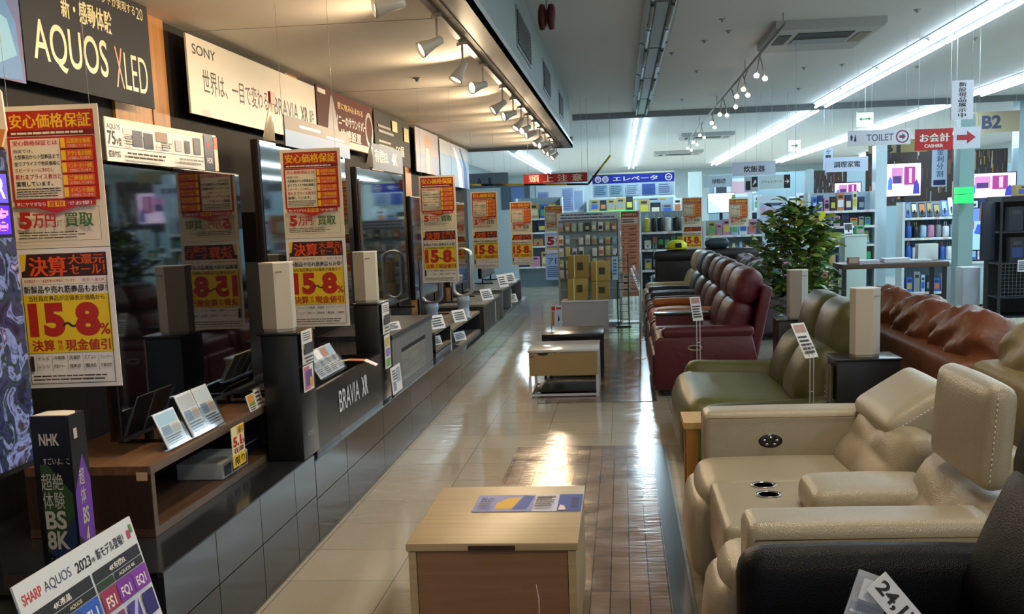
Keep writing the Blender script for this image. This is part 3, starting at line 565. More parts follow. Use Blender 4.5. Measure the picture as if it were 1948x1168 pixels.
# ================================================================== black towers with white speakers
TWB = m('#121315', .3, spec=.6); IV = m('#c2baa9', .55, kind='fabric'); IVT = m('#e9e4d8', .5)
def speaker(x, y, z, label, rz=0, h=.315, col=IV):
    t = thing('wireless_speaker', label, 'speaker', (x, y, z), R(rz), 'tall ivory wireless speakers')
    out = [(-.075, .03), (-.07, -.035), (0.012, -.078), (.075, -.03), (.075, .03)]+[(.075*math.cos(a), .03+.05*math.sin(a)) for a in [math.pi*i/8 for i in range(1, 8)]]
    b = MB(); b.prism([(u*.97, v*.97) for u, v in out], .012, h-.006, col, 'z'); b.build('fabric_body', t)
    b = MB(); b.prism([(u*.985, v*.985) for u, v in out], h-.006, h, IVT, 'z'); b.build('top_cap', t)
    MB().prism([(u*.93, v*.93) for u, v in out], 0, .012, m('#a39c8e', .5), 'z').build('base_ring', t)
    b = MB(); b.box(.02, .05, -.074, -.07, h-.045, h-.04, m('#8f897c', .5)); b.build('logo_strip', t)
    return t
def tower(x0, x1, y0, y1, z0, z1, label, txt='SONY', front='+x'):
    t = thing('speaker_plinth', label, 'plinth', ((x0+x1)/2, (y0+y1)/2, z0), 0, 'black plinths under the speakers'); w_, d = (x1-x0)/2, (y1-y0)/2
    MB().bbox(-w_, w_, -d, d, 0, z1-z0-.012, TWB, .004, 2).build('body', t)
    MB().bbox(-w_-.012, w_+.012, -d-.012, d+.012, z1-z0-.012, z1-z0, m('#1a1b1d', .25), .004, 2).build('top_plate', t)
    if txt:
        b = MB(); vs, fs, _ = glyphs(txt, .02); b.add([(w_+.0015+_k*.0003, -.05+a*.1, .1+c*.022) for a, c, _k in vs], fs, m('#8d9298', .4)); b.build('lettering', t)
    return t
tower(-1.643, -1.475, 4.86, 5.12, .436, 1.03, 'nearest black plinth carrying a white speaker beside the walnut stand')
tower(-1.655, -1.505, 6.68, 6.96, .401, 1.022, 'black plinth carrying a white speaker beyond the black stand')
speaker(-1.585, 4.97, 1.03, 'ivory speaker on the nearest black plinth left of the aisle', 0)
speaker(-1.597, 6.8, 1.022, 'ivory speaker on the farther black plinth left of the aisle', 0)
card('price_card', -1.458, 4.965, .876, .17, .155, lines(.08, .92, .7, .95, 4, INK, .4)+[('r', .1, .3, .9, .62, m('#3a3c44', .5))]+lines(.1, .9, .05, .25, 2, INK), PAPER, 'white price card on the front of the nearest black plinth', tilt=0)
card('price_card', -1.458, 4.955, .75, .16, .12, [('r', .05, .05, .6, .95, m('#c47a9a', .5)), ('r', .2, .2, .85, .8, m('#6a4f8c', .5)), ('r', .6, .1, .95, .5, m('#d8a860', .5))], PAPER, 'pink and violet photo card under the white price card on the nearest plinth', tilt=0)
card('price_card', -1.488, 6.83, .82, .2, .19, lines(.08, .92, .7, .95, 4, INK, .4)+[('r', .1, .3, .9, .62, m('#3a3c44', .5))]+lines(.1, .9, .05, .25, 2, INK), PAPER, 'white price card high on the farther black plinth', tilt=0)
card('price_card', -1.488, 6.83, .60, .16, .21, [('r', .1, .05, .9, .3, m('#7aa860', .5)), ('r', .1, .35, .9, .6, m('#8f7ab8', .5)), ('r', .1, .65, .9, .92, m('#c9b45c', .5))], PAPER, 'striped green and violet card on the farther black plinth', tilt=0)
card('price_card', -1.462, 6.96, .425, .3, .17, [('r', .1, .1, .4, .45, m('#8f9aa8', .5)), ('r', .5, .35, .9, .9, m('#a8b0ba', .5))]+lines(.1, .5, .5, .9, 4, INK), WHT, 'white patterned card at the foot of the farther black plinth', tilt=4)

# black stand with the white logo
t = thing('television_stand', 'low black stand with white BRAVIA XR lettering on its front', 'television stand', (-1.5, 5.16, .401)); BP = m('#22272e', .22, spec=.6)
for a, c_ in ((0, .45), (.455, 1.5)): MB().box(-.02, 0, a, c_, 0, .31, BP).build('front_panel', t)
MB().box(-.42, -.02, 0, 1.5, 0, .2, m('#0d0e10', .4)).build('inner_shelf', t); MB().box(-.42, -.4, 0, 1.5, .2, .34, m('#0d0e10', .4)).build('back_panel', t)
MB().box(-.4, -.02, 0, .02, .2, .31, m('#0d0e10', .4)).build('side_panel', t); MB().box(-.4, -.02, 1.48, 1.5, .2, .31, m('#0d0e10', .4)).build('side_panel', t)
b = MB(); SIL = m('#dfe0e2', .3)
vs, fs, _ = glyphs('BRAVIA', .01); b.add([(.002, .46+a*.45, .125+c*.115) for a, c, _k in vs], fs, SIL); b.build('lettering', t)
b = MB(); vs, fs, _ = glyphs('XR', .04); b.add([(.002, .97+a*.15, .125+c*.115) for a, c, _k in vs], fs, SIL); b.build('lettering', t)
MB().box(-.36, -.18, .1, 1.3, .2, .309, m('#151515', .5)).build('cable_box', t)
card('folded_leaflet', -1.545, 5.42, .604, .3, .2, [('r', .1, .5, .9, .9, m('#a8b07a', .5)), ('r', .1, .1, .9, .45, m('#c9b08c', .5))], m('#cfc8ae', .5), 'cream and green leaflet lying at the near end of the black stand', tilt=50, cat='leaflet')
leaflet_holder(-1.56, 5.78, .711, .5, .17, 'clear holder of white and blue leaflets on the black stand', n=4, tilt=30, cols=('#8fb2c8', '#e6e8ea', '#a86a4c'))
b = MB(); b.X = Matrix.Translation((-1.5, 6.12, .70)); pts = [(-.16, -.0, .03), (-.08, .05, .035), (0, .1, .025), (.06, .13, -.01)]
for i in range(3):
    a, c_ = pts[i], pts[i+1]; b.add([a, c_, (c_[0], c_[1]+.08, c_[2]), (a[0], a[1]+.08, a[2]), (a[0], a[1], a[2]-.003), (c_[0], c_[1], c_[2]-.003), (c_[0], c_[1]+.08, c_[2]-.003), (a[0], a[1]+.08, a[2]-.003)], [(0, 1, 2, 3), (7, 6, 5, 4), (0, 4, 5, 1), (3, 2, 6, 7)], m(('#d8cfa0', '#c97a4a', '#b8b4c8')[i], .5))
b.build('price_tongue', None, 'curled striped paper tongue sticking out of the black stand', 'price tag')
for i, (y, z, lab) in enumerate(((5.9, 1.972, 'curved glossy brown and silver card on top of the second television, with a red top'), (8.35, 1.932, 'curved silver card on top of the television over the grey cabinet'))):
    b = MB(); pts = [(-.02+.03*math.sin(a*1.9), .11*(a-1.2)) for a in [k*.3 for k in range(9)]]
    hs = [.02, .12, .2, .25, .24, .24, .2, .12, .02]
    vs = []; 
    for (u, v), hh in zip(pts, hs): vs += [(u, v, 0), (u, v, hh), (u-.003, v, 0), (u-.003, v, hh)]
    fs = [];
    for k in range(8): a = k*4; fs += [(a, a+4, a+5, a+1), (a+2, a+3, a+7, a+6), (a+1, a+5, a+7, a+3), (a, a+2, a+6, a+4)]
    b.X = Matrix.Translation((-1.9, y+.2, z)); b.add(vs, fs, m('#c4b8a0', .35, .2), True)
    if i == 0: b.box(-.002, .012, -.06, .02, .2, .265, m('#8a2018', .5))
    b.build('promotional_card', None, lab, 'card')
b = board(1.5, .17, [('r', 0, .0, 1, .55, m('#5f88b8', .5, spec=.2)), ('r', 0, .55, 1, 1, m('#4c4436', .5, spec=.2)), ('r', .2, .72, .5, .8, m('#e8dcae', .3)), ('r', .6, .6, .9, .68, m('#e8dcae', .3))], m('#2a3038', .5, spec=.2), .006)
o = b.build('header_card', None, 'shiny blue and gold strip along the top of the second television', 'card', origin=(0, 0, 0)); o.location = (-1.87, 6.95, 1.955); o.rotation_euler = (0, 0, R(90))
b = board(1.2, .2, [('t', '有機EL', .05, .3, .5, .8, PAPER, .02), ('t', '4K', .6, .3, .8, .8, PAPER, .03)], m('#6a7c94', .6, spec=.2), .006)
o = b.build('header_card', None, 'grey blue information card on top of the television over the grey cabinet', 'card', origin=(0, 0, 0)); o.location = (-1.93, 9.3, 1.932); o.rotation_euler = (0, 0, R(90))

# ================================================================== low cabinets further along
GW = m('#7b7a78', .5, kind='wood', c2='#5d5b5a', ax='z'); GWD = m('#3c3c40', .45, kind='wood', c2='#2a2a2d', ax='y')
t = thing('low_cabinet', 'grey weathered wood cabinet with a slot handle, beyond the black stand', 'cabinet', (-1.55, 7.26, .401))
MB().box(-.5, -.02, 0, 1.56, 0, .33, GW).build('body', t); MB().box(-.52, .005, -.01, 1.57, .33, .362, GWD).build('top_panel', t)
for k, (a, c_) in enumerate(((0, .3), (.305, 1.25), (1.255, 1.56))):
    if k == 1: MB().box(-.02, 0, a, c_, .0, .2, m('#8a8880', .5, kind='wood', c2='#6b6964', ax='y')).build('drawer_front', t); MB().box(-.02, 0, a, c_, .235, .33, GW).build('drawer_front', t)
    else: MB().box(-.02, 0, a, c_, 0, .33, GW).build('door', t)
MB().box(-.025, -.012, .305, 1.25, .2, .235, m('#0b0b0b', .7)).build('slot_handle', t)
t = thing('low_cabinet', 'open black shelf cabinet beneath the oval fans', 'cabinet', (-1.55, 8.95, .401)); DK = m('#2b2b2e', .35)
for z in (0, .03, .18): MB().box(-.48, 0, 0, .84, z, z+.022, m('#6b655c', .5, kind='wood', c2='#54504a', ax='y') if z else DK).build('shelf', t)
for y in (0, .82): MB().box(-.48, 0, y, y+.02, .022, .18, DK).build('side_panel', t)
t = thing('low_cabinet', 'long dark shelf cabinet with a grey top beyond the fans', 'cabinet', (-1.55, 9.87, .311)); L_ = 2.0
for z in (0, .2): MB().box(-.5, 0, 0, L_, z, z+.025, m('#78736a', .5, kind='wood', c2='#5a564f', ax='y')).build('shelf', t)
for y in (0, L_-.02): MB().box(-.5, 0, y, y+.02, .025, .2, DK).build('side_panel', t)
MB().box(-.5, -.48, .02, L_-.02, .025, .2, DK).build('back_panel', t)
t = thing('low_cabinet', 'dark brown panelled cabinet with a slanted top card, fourth along the wall', 'cabinet', (-1.52, 11.95, .311))
MB().box(-.5, 0, 0, 1.6, 0, .26, m('#3a332e', .45, kind='wood', c2='#27221f', ax='z')).build('body', t); MB().box(-.51, .01, -.01, 1.61, .26, .285, m('#6e706c', .4)).build('top_panel', t)
t = thing('low_cabinet', 'farthest dark cabinet on the platform with grey edges', 'cabinet', (-1.5, 13.7, .311))
for a in ((0, .03), (1.0, 1.03), (2.57, 2.6)): MB().box(-.5, .004, a[0], a[1], 0, .3, m('#7f8486', .4)).build('side_panel', t)
MB().box(-.5, 0, .03, 2.57, 0, .025, DK).build('shelf', t); MB().box(-.5, 0, 0, 2.6, .3, .325, m('#55585a', .4)).build('top_panel', t); MB().box(-.5, -.47, .03, 2.57, .025, .3, DK).build('back_panel', t)
cs = [(-1.6, 7.6, .763, .16, .06, 'white card strip on the near end of the grey cabinet'), (-1.56, 9.25, .605, .2, .12, 'white angled price card on the open black shelf'), (-1.6, 9.35, .455, .16, .08, 'small white card inside the open black shelf'), (-1.57, 10.6, .538, .22, .12, 'white angled price card on the long dark shelf'),
      (-1.6, 10.75, .338, .2, .09, 'cream card inside the long dark shelf'), (-1.54, 12.6, .598, .24, .13, 'white angled price card on the dark brown cabinet'), (-1.53, 14.3, .638, .22, .17, 'tall white card on the farthest cabinet'), (-1.52, 15.2, .638, .24, .14, 'white card near the end of the farthest cabinet'), (-1.56, 15.6, .338, .3, .12, 'white card inside the farthest cabinet')]
for x, y, z, w_, h, lab in cs: card('price_card', x, y, z, w_, h, lines(.1, .9, .15, .85, 4, INK), WHT, lab, rz=65, tilt=18)
for x, y, z, lab in ((-1.487, 9.4, .33, 'thin white drooping ticket in front of the open black shelf'), (-1.48, 12.75, .33, 'thin cream drooping ticket on the dark brown cabinet'), (-1.46, 14.45, .36, 'thin white drooping ticket on the farthest cabinet')):
    b = MB(); b.box(x-.001, x+.001, y-.015, y+.015, z, z+.24, m('#e6dfc8', .5)); b.build('hanging_ticket', None, lab, 'ticket')
# fans with an oval loop
def loop_fan(x, y, z, label, col='#b6bcc2', rz=0):
    t = thing('bladeless_fan', label, 'fan', (x, y, z), R(rz), 'tall bladeless fans'); S = m(col, .25, .5)
    pts = []
    for i in range(40):
        a = 2*math.pi*i/40; u = .078*math.cos(a); v = .27*(1 if math.sin(a) > 0 else -1) if 0 else 0
        pts.append((.085*math.cos(a), 0, .68+(.24 if math.sin(a) >= 0 else -.24)+.1*math.sin(a)))
    b = MB()
    vs = []; fs = []; N = len(pts)
    for i, p in enumerate(pts):
        a = 2*math.pi*i/N; nx, nz = math.cos(a), math.sin(a)
        vs += [(p[0]+nx*.014, -.05, p[2]+nz*.014), (p[0]+nx*.02, .05, p[2]+nz*.02), (p[0]-nx*.008, .05, p[2]-nz*.008), (p[0]-nx*.012, -.05, p[2]-nz*.012)]
    for i in range(N):
        j = (i+1) % N
        for k in range(4): fs.append((i*4+k, j*4+k, j*4+(k+1) % 4, i*4+(k+1) % 4))
    b.add(vs, fs, S, True); b.build('air_loop', t)
    MB().lathe([(.07, 0), (.07, .02), (.055, .03), (.055, .22), (.062, .24), (.062, .32), (.03, .345), (.0001, .35)], m('#9fb4c8', .3), n=20).build('base', t)
    return t
loop_fan(-1.60, 11.0, .535, 'silver bladeless fan with a tall oval loop, right of the third sale poster'); bpy.data.objects['bladeless_fan'].scale = (1.05, 1, .68)
f2 = loop_fan(-1.66, 9.5, .608, 'purplish grey bladeless fan half hidden behind the third sale poster', '#7d7a8c'); f2.scale = (.95, 1, .6)
# ================================================================== centre aisle: tables, counter, rack, banner
BIR = m('#b8a27a', .42, kind='wood', c2='#a8916a', ax='x'); BIRF = m('#8f6a4a', .45, kind='wood', c2='#84603f', ax='x')
t = thing('storage_table', 'pale birch lidded box table nearest in the aisle, with a flyer on it', 'table', (-.4615, 3.585, 0))
MB().bbox(-.295, .292, 0, .8, .392, .42, BIR, .004, 2).build('lid', t)
MB().box(-.288, -.262, .006, .794, .04, .39, BIR).build('side_panel', t); MB().box(.258, .285, .006, .794, .04, .39, BIR).build('side_panel', t)
MB().box(-.26, .256, .012, .03, .04, .388, BIRF).build('front_panel', t); MB().box(-.26, .256, .77, .79, .04, .388, BIRF).build('back_panel', t)
MB().box(-.26, .256, .03, .77, .04, .06, BIRF).build('bottom_panel', t)
MB().box(-.08, .08, -.003, .006, .395, .412, m('#3a2618', .7)).build('finger_notch', t)
MB().box(-.27, .27, .04, .76, 0, .04, m('#2a2420', .6)).build('plinth_base', t)
s = [('r', .0, .0, .55, 1, m('#8f94c8', .6, spec=.2)), ('p', [(.2, .15), (.36, .15), (.42, .85), (.3, .8), (.2, .5)], m('#e0b040', .6, spec=.2)), ('p', [(.36, .1), (.5, .1), (.54, .9), (.44, .95), (.4, .5)], m('#3f5aa8', .6, spec=.2)), ('t', '秋の', .04, .55, .16, .85, m('#3a3f80', .6, spec=.2)),
     ('r', .78, .0, 1, 1, m('#2b4fa0', .6, spec=.2)), ('p', [(.79, .05), (.86, .05), (.84, .3), (.8, .35)], m('#e8d0d0', .6, spec=.2)), ('r', .9, .2, .97, .8, m('#1c3470', .6, spec=.2))]+lines(.57, .76, .1, .9, 6, INK)+lines(.05, .18, .1, .45, 3, INK)
o = board(.41, .245, s, m('#c9c9dc', .6, spec=.2), .0015).build('flyer', None, 'glossy colour flyer lying on the birch box table', 'flyer', origin=(0, 0, 0))
o.location = (-.378, 3.985, .4225); o.rotation_euler = (R(-90), 0, R(0))
b = MB(); b.X = Matrix.Translation((-.29, 3.38, .0)); b.tube([(.0, 0, 0), (0, 0, .30), (-.006, 0, .345)], [.004, .003, .001], m('#c4aaa4', .4), 6); b.lathe([(.05, 0), (.05, .006), (.0001, .007)], m('#8a8a8a', .4), n=14)
b.build('sign_rod', None, 'thin pale rod standing just in front of the birch box table', 'rod')

t = thing('drawer_table', 'low side table with a tan drawer front and white metal frame', 'table', (-.513, 9.2, 0)); CR = m('#d8d2c4', .4); FR = m('#d7d9da', .3, .3)
MB().bbox(-.3, .3, 0, .68, .385, .405, m('#cfcfca', .12), .003, 2).build('table_top', t)
b = MB(); b.box(-.29, .285, .006, .02, .185, .38, m('#a98d5e', .5)); b.prism([(-.19+.05*math.cos(a)+.02, .38+.022*math.sin(a)) for a in [math.pi+math.pi*k/8 for k in range(9)]], .002, .008, m('#2c241a', .7)); dr = b.build('drawer', t)
MB().box(-.275, -.25, .0, .005, .345, .355, m('#5a4a30', .6)).build('maker_label', dr)
MB().box(-.29, .285, .02, .66, .185, .2, CR).build('box_bottom', t); MB().box(-.29, -.275, .02, .66, .2, .385, CR).build('side_panel', t); MB().box(.27, .285, .02, .66, .2, .385, CR).build('side_panel', t)
for x in (-.285, .285):
    for y in (.01, .65): MB().box(x-.012, x+.012, y-.012, y+.012, 0, .385 if y > .1 else .185, FR).build('leg', t)
for y in (.01, .65): MB().box(-.285, .285, y-.01, y+.01, .012, .03, FR).build('cross_bar', t)
for x in (-.285, .285): MB().box(x-.01, x+.01, .01, .65, .012, .03, FR).build('cross_bar', t)
MB().box(-.24, .26, .12, .6, .03, .045, m('#2a211c', .5)).build('lower_shelf', t)
t = thing('low_table', 'black low table just behind the tan drawer table', 'table', (-.48, 10.25, 0)); BT = m('#1b1715', .22)
MB().bbox(-.285, .29, 0, .75, .36, .425, BT, .004, 2).build('table_top', t)
for x in (-.26, .265):
    for y in (.03, .72): MB().box(x-.014, x+.014, y-.014, y+.014, 0, .36, BT).build('leg', t)
MB().box(-.26, .265, .05, .7, .03, .045, BT).build('lower_shelf', t)
for sgn in (-1, 1): MB().box(sgn*.2-.008, sgn*.2+.008, .02, .73, .05, .36, m('#c9c9c6', .3, .4)).build('side_rail', t)
t = thing('sign_stand', 'slim clear stand with a red topped card on the black low table', 'sign stand', (-.68, 10.4, .426))
MB().box(-.02, .02, -.03, .03, 0, .006, CHROME).build('foot', t); MB().tube([(0, 0, .005), (0, 0, .27)], .004, CHROME, 6).build('pole', t)
b = MB(); b.X = Matrix.Translation((.05, -.004, .06)); board(.1, .2, [('r', .05, .75, .4, .95, RED), ('r', .05, .05, .3, .7, m('#b8785c', .5)), ('p', [(.6, .2), (.8, .3), (.7, .6), (.65, .4)], INK), ('r', .5, .8, .95, .9, RED)], m('#c9dbe8', .4), .003, mb=b); b.build('card', t)
t = thing('display_counter', 'white low counter in front of the product rack', 'counter', (-.5, 14.75, 0)); CW = m('#b5b5ba', .45)
MB().box(-.315, .3, 0, .5, 0, .375, CW).build('body', t); MB().bbox(-.325, .31, -.01, .51, .375, .395, m('#c9ccd2', .35), .005, 2).build('counter_top', t)
CART = m('#b39a55', .6); CART2 = m('#9f8848', .6)
def carton(x0, x1, y, z, h, lab, d=.3, mark=True, base=CART, rz=0):
    t = thing('carton', lab, 'carton', ((x0+x1)/2, y, z), rz, 'cartons on the white counter'); w_ = (x1-x0)/2
    MB().bbox(-w_, w_, 0, d, 0, h, base, .006, 2).build('body', t)
    b = MB(); b.box(-w_*.45, -w_*.35, -.002, d+.002, -.0+.001, h+.002, m('#e4df9a', .4)); b.build('strap', t)
    if mark: b = MB(); b.box(-.02, .06, -.003, 0, h*.35, h*.7, m('#4a4228', .6)); b.build('printed_mark', t)
    return t
carton(-.74, -.46, 14.9, .396, .29, 'tan strapped carton, left one at the bottom on the white counter'); carton(-.42, -.18, 14.85, .396, .24, 'tan carton, right one at the bottom on the white counter', base=CART2)
carton(-.73, -.44, 14.92, .69, .3, 'tan strapped carton, left one on top on the white counter', base=CART2); carton(-.42, -.17, 14.9, .64, .26, 'tan carton, right one on top on the white counter')

# hanging goods rack
t = thing('display_rack', 'wire pegboard rack of small packets behind the white counter', 'rack', (-.46, 15.45, 0)); WR = m('#aebcc4', .4, .3)
for x in (-.42, .42): MB().box(x-.012, x+.012, -.012, .012, 0, 1.56, WR).build('post', t)
b = MB(); b.box(-.42, .42, .01, .02, .35, 1.54, m('#8fa3a8', .5)); b.build('back_panel', t)
for z in (.5, .85, 1.2, 1.5): MB().box(-.42, .42, .0, .0095, z, z+.012, WR).build('cross_bar', t)
MB().box(-.44, .44, -.16, .2, 0, .05, WR).build('base', t)
b = board(.84, .1, lines(.05, .95, .1, .9, 2, m('#5a6c8c', .5)), m('#c9d6dc', .5), .004); o = b.build('top_sign', t); o.location = (0, -.013, 1.46)
rnd = random.Random(3)
pc = ['#c9d6d8', '#e0e4e0', '#3a3f48', '#b8c890', '#cfc070', '#8fb0c8', '#e8e0d0', '#5a6068', '#a8c0b0', '#c87a4a', '#d8d8e8']
for r_, z in enumerate((1.3, 1.12, .96, .8, .66)):
    for k in range(9):
        if rnd.random() < .06: continue
        x = -.84+k*.092; hh = rnd.uniform(.09, .14); ci = rnd.randrange(len(pc)); c_ = pc[ci]; cn = 'pale white charcoal green yellow blue cream grey mint orange lilac'.split()[ci]
        b = MB(); b.bbox(x-.032, x+.032, 15.40, 15.425, z, z+hh, m(c_, .4), .004, 1); b.box(x-.024, x+.024, 15.398, 15.40, z+hh*.2, z+hh*.6, m(rnd.choice(pc), .4)); b.tube([(x, 15.41, z+hh-.005), (x, 15.446, z+hh+.012)], .002, WR, 4)
        b.build('hanging_packet', None, '%s hanging packet, row %s of the wire rack, %s from left' % (cn, 'one two three four five'.split()[r_], 'first second third fourth fifth sixth seventh eighth ninth'.split()[k]), 'packet', 'small packets hanging on the wire rack')
t = thing('wire_stand', 'dark green wire stand with a pale tag right of the cartons', 'wire stand', (.0, 15.1, 0)); GW2 = m('#2d4a34', .5)
for x in (-.075, .075): MB().box(x-.008, x+.008, -.008, .008, 0, 1.0, GW2).build('post', t)
for k in range(9): MB().box(-.075, .075, -.004, .004, .1+k*.1, .108+k*.1, GW2).build('cross_bar', t)
MB().box(-.1, .1, -.1, .1, 0, .02, GW2).build('base', t)
o = board(.08, .32, lines(.2, .8, .2, .9, 5, m('#3c6cc0', .5), .5, .1), m('#b8d4ec', .5), .003).build('price_tag', None, 'pale blue tag hanging on the green wire stand', 'price tag'); o.location = (-.10, 15.04, .64)
MB().box(-.14, -.06, 15.04, 15.094, .96, .97, GW2).build('tag_hook', None, 'small green hook holding the pale blue tag on the wire stand', 'hook')
# tall orange banner
PB = m('#cf8f6c', .55); s = [('r', .05, .93, .95, .985, DRED), ('t', '家具配送料金表', .1, .94, .9, .975, m('#e8c0a0', .5), .02), ('r', .05, .85, .95, .92, m('#d8c4b4', .5))]+lines(.1, .9, .86, .91, 2, INK)
for k in range(8): s += [('r', .05, .82-k*.068, .95, .824-k*.068, DRED), ('t', '3,280円', .4, .775-k*.068, .85, .805-k*.068, DRED, .01), ('r', .1, .785-k*.068, .16, .797-k*.068, DRED)]
for k in range(3): s += [('r', .04, .05+k*.075, .96, .115+k*.075, m('#d9b9a6', .5)), ('r', .1, .07+k*.075, .35, .09+k*.075, INK), ('t', '78,800', .45, .065+k*.075, .92, .1+k*.075, INK, .01)]
t = thing('standing_banner', 'tall narrow orange price banner on a stand in the aisle', 'banner', (.115, 15.7, 0))
b = board(.25, 1.19, s, PB, .003); o = b.build('printed_sheet', t); o.location = (0, -.006, .37)
for x in (-.135, .135): MB().tube([(x, 0, .0), (x, 0, 1.57)], .006, CHROME, 6).build('pole', t)
MB().box(-.12, .14, -.15, .15, 0, .012, m('#b5c4d0', .4)).build('base_plate', t)

# ================================================================== seating on the right (fronts face the televisions, -x)
def leather(c_, ws=7, w_=4., rough=.36): return m(c_, rough, kind='leather', ws=ws, w=w_, spec=.55)
def xzprism(mb, pts, y0, y1, mt, r=.02):                       # side outline in (x,z) swept along y with softened rims
    n = len(pts); cx = sum(p[0] for p in pts)/n; cz = sum(p[1] for p in pts)/n; vs = []; rings = []
    for f, y in ((r, y0), (r*.35, y0+r*.3), (0, y0+r), (0, y1-r), (r*.35, y1-r*.3), (r, y1)):
        ring = []
        for i, (x, z) in enumerate(pts):
            a = Vector((pts[i-1][0], pts[i-1][1])); c = Vector((pts[(i+1) % n][0], pts[(i+1) % n][1])); p = Vector((x, z)); q = p-(p-Vector((cx, cz))).normalized()*f
            ring.append((q.x, y, q.y))
        rings.append(ring)
    for q in rings: vs += q
    fs = [tuple(range(n)), tuple(range(5*n, 6*n))[::-1]]
    for k in range(5): fs += [(k*n+i, (k+1)*n+i, (k+1)*n+(i+1) % n, k*n+(i+1) % n) for i in range(n)]
    return mb.add(vs, fs, mt, True)
def smooth_poly(pts, it=2):                                    # corner cutting
    for _ in range(it):
        out = []
        for i in range(len(pts)):
            a, b_ = pts[i], pts[(i+1) % len(pts)]; out += [(a[0]*.8+b_[0]*.2, a[1]*.8+b_[1]*.2), (a[0]*.2+b_[0]*.8, a[1]*.2+b_[1]*.8)]
        pts = out
    return pts
def recliner(x, y0, seats, sw, L, label, aw=.12, tray=False, handle=False, seatL=None, zs=1.0, armL=None):
    # x = front; seats along +y, each sw wide, between arms aw wide
    t = thing('recliner_sofa', label, 'sofa', (x, y0, 0), 0, 'row of leather recliner sofas'); W = aw*2+seats*sw; A = armL or L; S = seatL or L
    for k, y in enumerate((0, W-aw)):
        b = MB(); xzprism(b, [(.0, .05), (0.005, .46), (.04, .49), (.8, .49), (.84, .3), (.83, .05)], y, y+aw, L, .012); b.build('arm_panel', t)
        b = MB(); b.cushion((.44, y+aw/2, .525), (.76, aw+.02, .085), A, r=.036, puff=(0, 0, .008)); b.build('arm_pad', t)
    for k in range(seats):
        yc = aw+sw*(k+.5)
        b = MB(); b.cushion((.33, yc, .38), (.64, sw-.01, .2), S, r=.06, puff=(0, 0, .03), n=6); b.build('seat', t)
        b = MB(); b.cushion((.02, yc, .2), (.07, sw-.02, .28), L, r=.03); b.build('footrest', t)
        b = MB(); b.cushion((.70, yc, .60), (.2, sw-.015, .34), L, r=.085, puff=(.035, 0, 0), n=6, rot=(0, R(17), 0)); b.build('back_cushion', t)
        b = MB(); b.cushion((.79, yc, .875), (.2, sw-.02, .30), L, r=.09, puff=(.03, 0, .01), n=6, rot=(0, R(20), 0)); b.build('headrest', t)
    b = MB(); b.cushion((.87, W/2, .56), (.09, W-aw*1.4, .66), L, r=.03, rot=(0, R(12), 0)); b.build('back_shell', t)
    b = MB(); b.box(.08, .82, .03, W-.03, .02, .25, m('#1c1614', .6)); b.build('base_frame', t)
    for xx in (.1, .76):
        for yy in (.05, W-.05): MB().box(xx-.03, xx+.03, yy-.03, yy+.03, 0, .05, BLK).build('foot', t)
    if handle:
        pts = [(.33+.055*math.cos(a), -.008, .40+.02*math.sin(a)) for a in [2*math.pi*i/20 for i in range(20)]]
        b = MB(); b.tube(pts, .007, m('#b9a98a', .3, .6), 6, True); b.build('recline_handle', t)
    if tray:
        yc = aw+sw*tray; b = MB(); b.cushion((.24, yc, .50), (.48, .2, .2), L, r=.03); c_ = b.build('console', t)
        b = MB(); b.bbox(.0, .5, yc-.11, yc+.11, .6, .622, m('#2b2622', .25), .008, 2); b.build('tray_top', t)
    t.scale = (1, 1, zs)
    return t
REDL = leather('#5e1b22', 9, 7.)
recliner(.25, 9.15, 2, .72, REDL, 'dark red leather recliner sofa with a silver side handle, nearest of the row', handle=True)
# fold-down table between the red seats
t = thing('serving_tray', 'dark narrow tray across the front of the red recliner sofa', 'tray', (.26, 9.72, .6)); MB().bbox(0, .48, -.09, .09, .03, .05, m('#332e2a', .22), .006, 2).build('tray_top', t); MB().box(.02, .42, -.07, .07, -.06, .03, REDL).build('tray_box', t)
recliner(.27, 11.05, 2, .60, leather('#5a2a26', 9, 7.), 'brown red leather recliner sofa with orange arm pads, second of the row', seatL=leather('#b4562e'), armL=leather('#c0702c'), zs=1.0)
recliner(.27, 12.65, 1, .66, leather('#3d3232', 9, 7.), 'dark brown leather recliner, between the brown red and navy ones')
recliner(.28, 13.65, 1, .74, leather('#2b3446', 9, 7.), 'navy blue leather recliner in the row')
recliner(.27, 14.72, 1, .70, leather('#c9bd98', 9, 5.), 'cream leather recliner in front of the black sofa', zs=.98)
# black sofa seen from its back, across the end of the row
t = thing('black_sofa', 'wide black sofa turned away across the end of the recliner row', 'sofa', (1.2, 16.15, 0)); KL = leather('#1d1c1c', 7, 5.)
b = MB(); b.cushion((0, .06, .5), (1.46, .14, .74), KL, r=.03, puff=(0, .01, 0)); b.build('back_panel', t)
b = MB(); b.cushion((0, .1, .90), (1.5, .3, .16), KL, r=.07, puff=(0, 0, .01), n=8); b.build('top_roll', t)
b = MB(); b.cushion((0, .55, .3), (1.4, .75, .28), KL, r=.05); b.build('seat', t)
for sg in (-1, 1): b = MB(); b.cushion((sg*.68, .45, .38), (.14, .85, .44), KL, r=.04); b.build('arm', t)
for sg in (-1, 1): MB().box(sg*.6-.03, sg*.6+.03, .1, .16, 0, .17, BLK).build('foot', t)
MB().cushion((1.36, 16.22, 1.058), (.34, .2, .12), leather('#2b3a48'), r=.055, puff=(0, 0, .02)).build('bolster_cushion', None, 'dark blue bolster cushion lying on top of the black sofa', 'cushion')
t = thing('safety_hat', 'bright yellow hat with a black badge on top of the black sofa', 'hat', (.79, 16.25, .992))
b = MB(); b.lathe([(.145, 0), (.15, .03), (.135, .08), (.09, .12), (.0001, .135)], m('#dce01c', .5), n=20); b.build('crown', t)
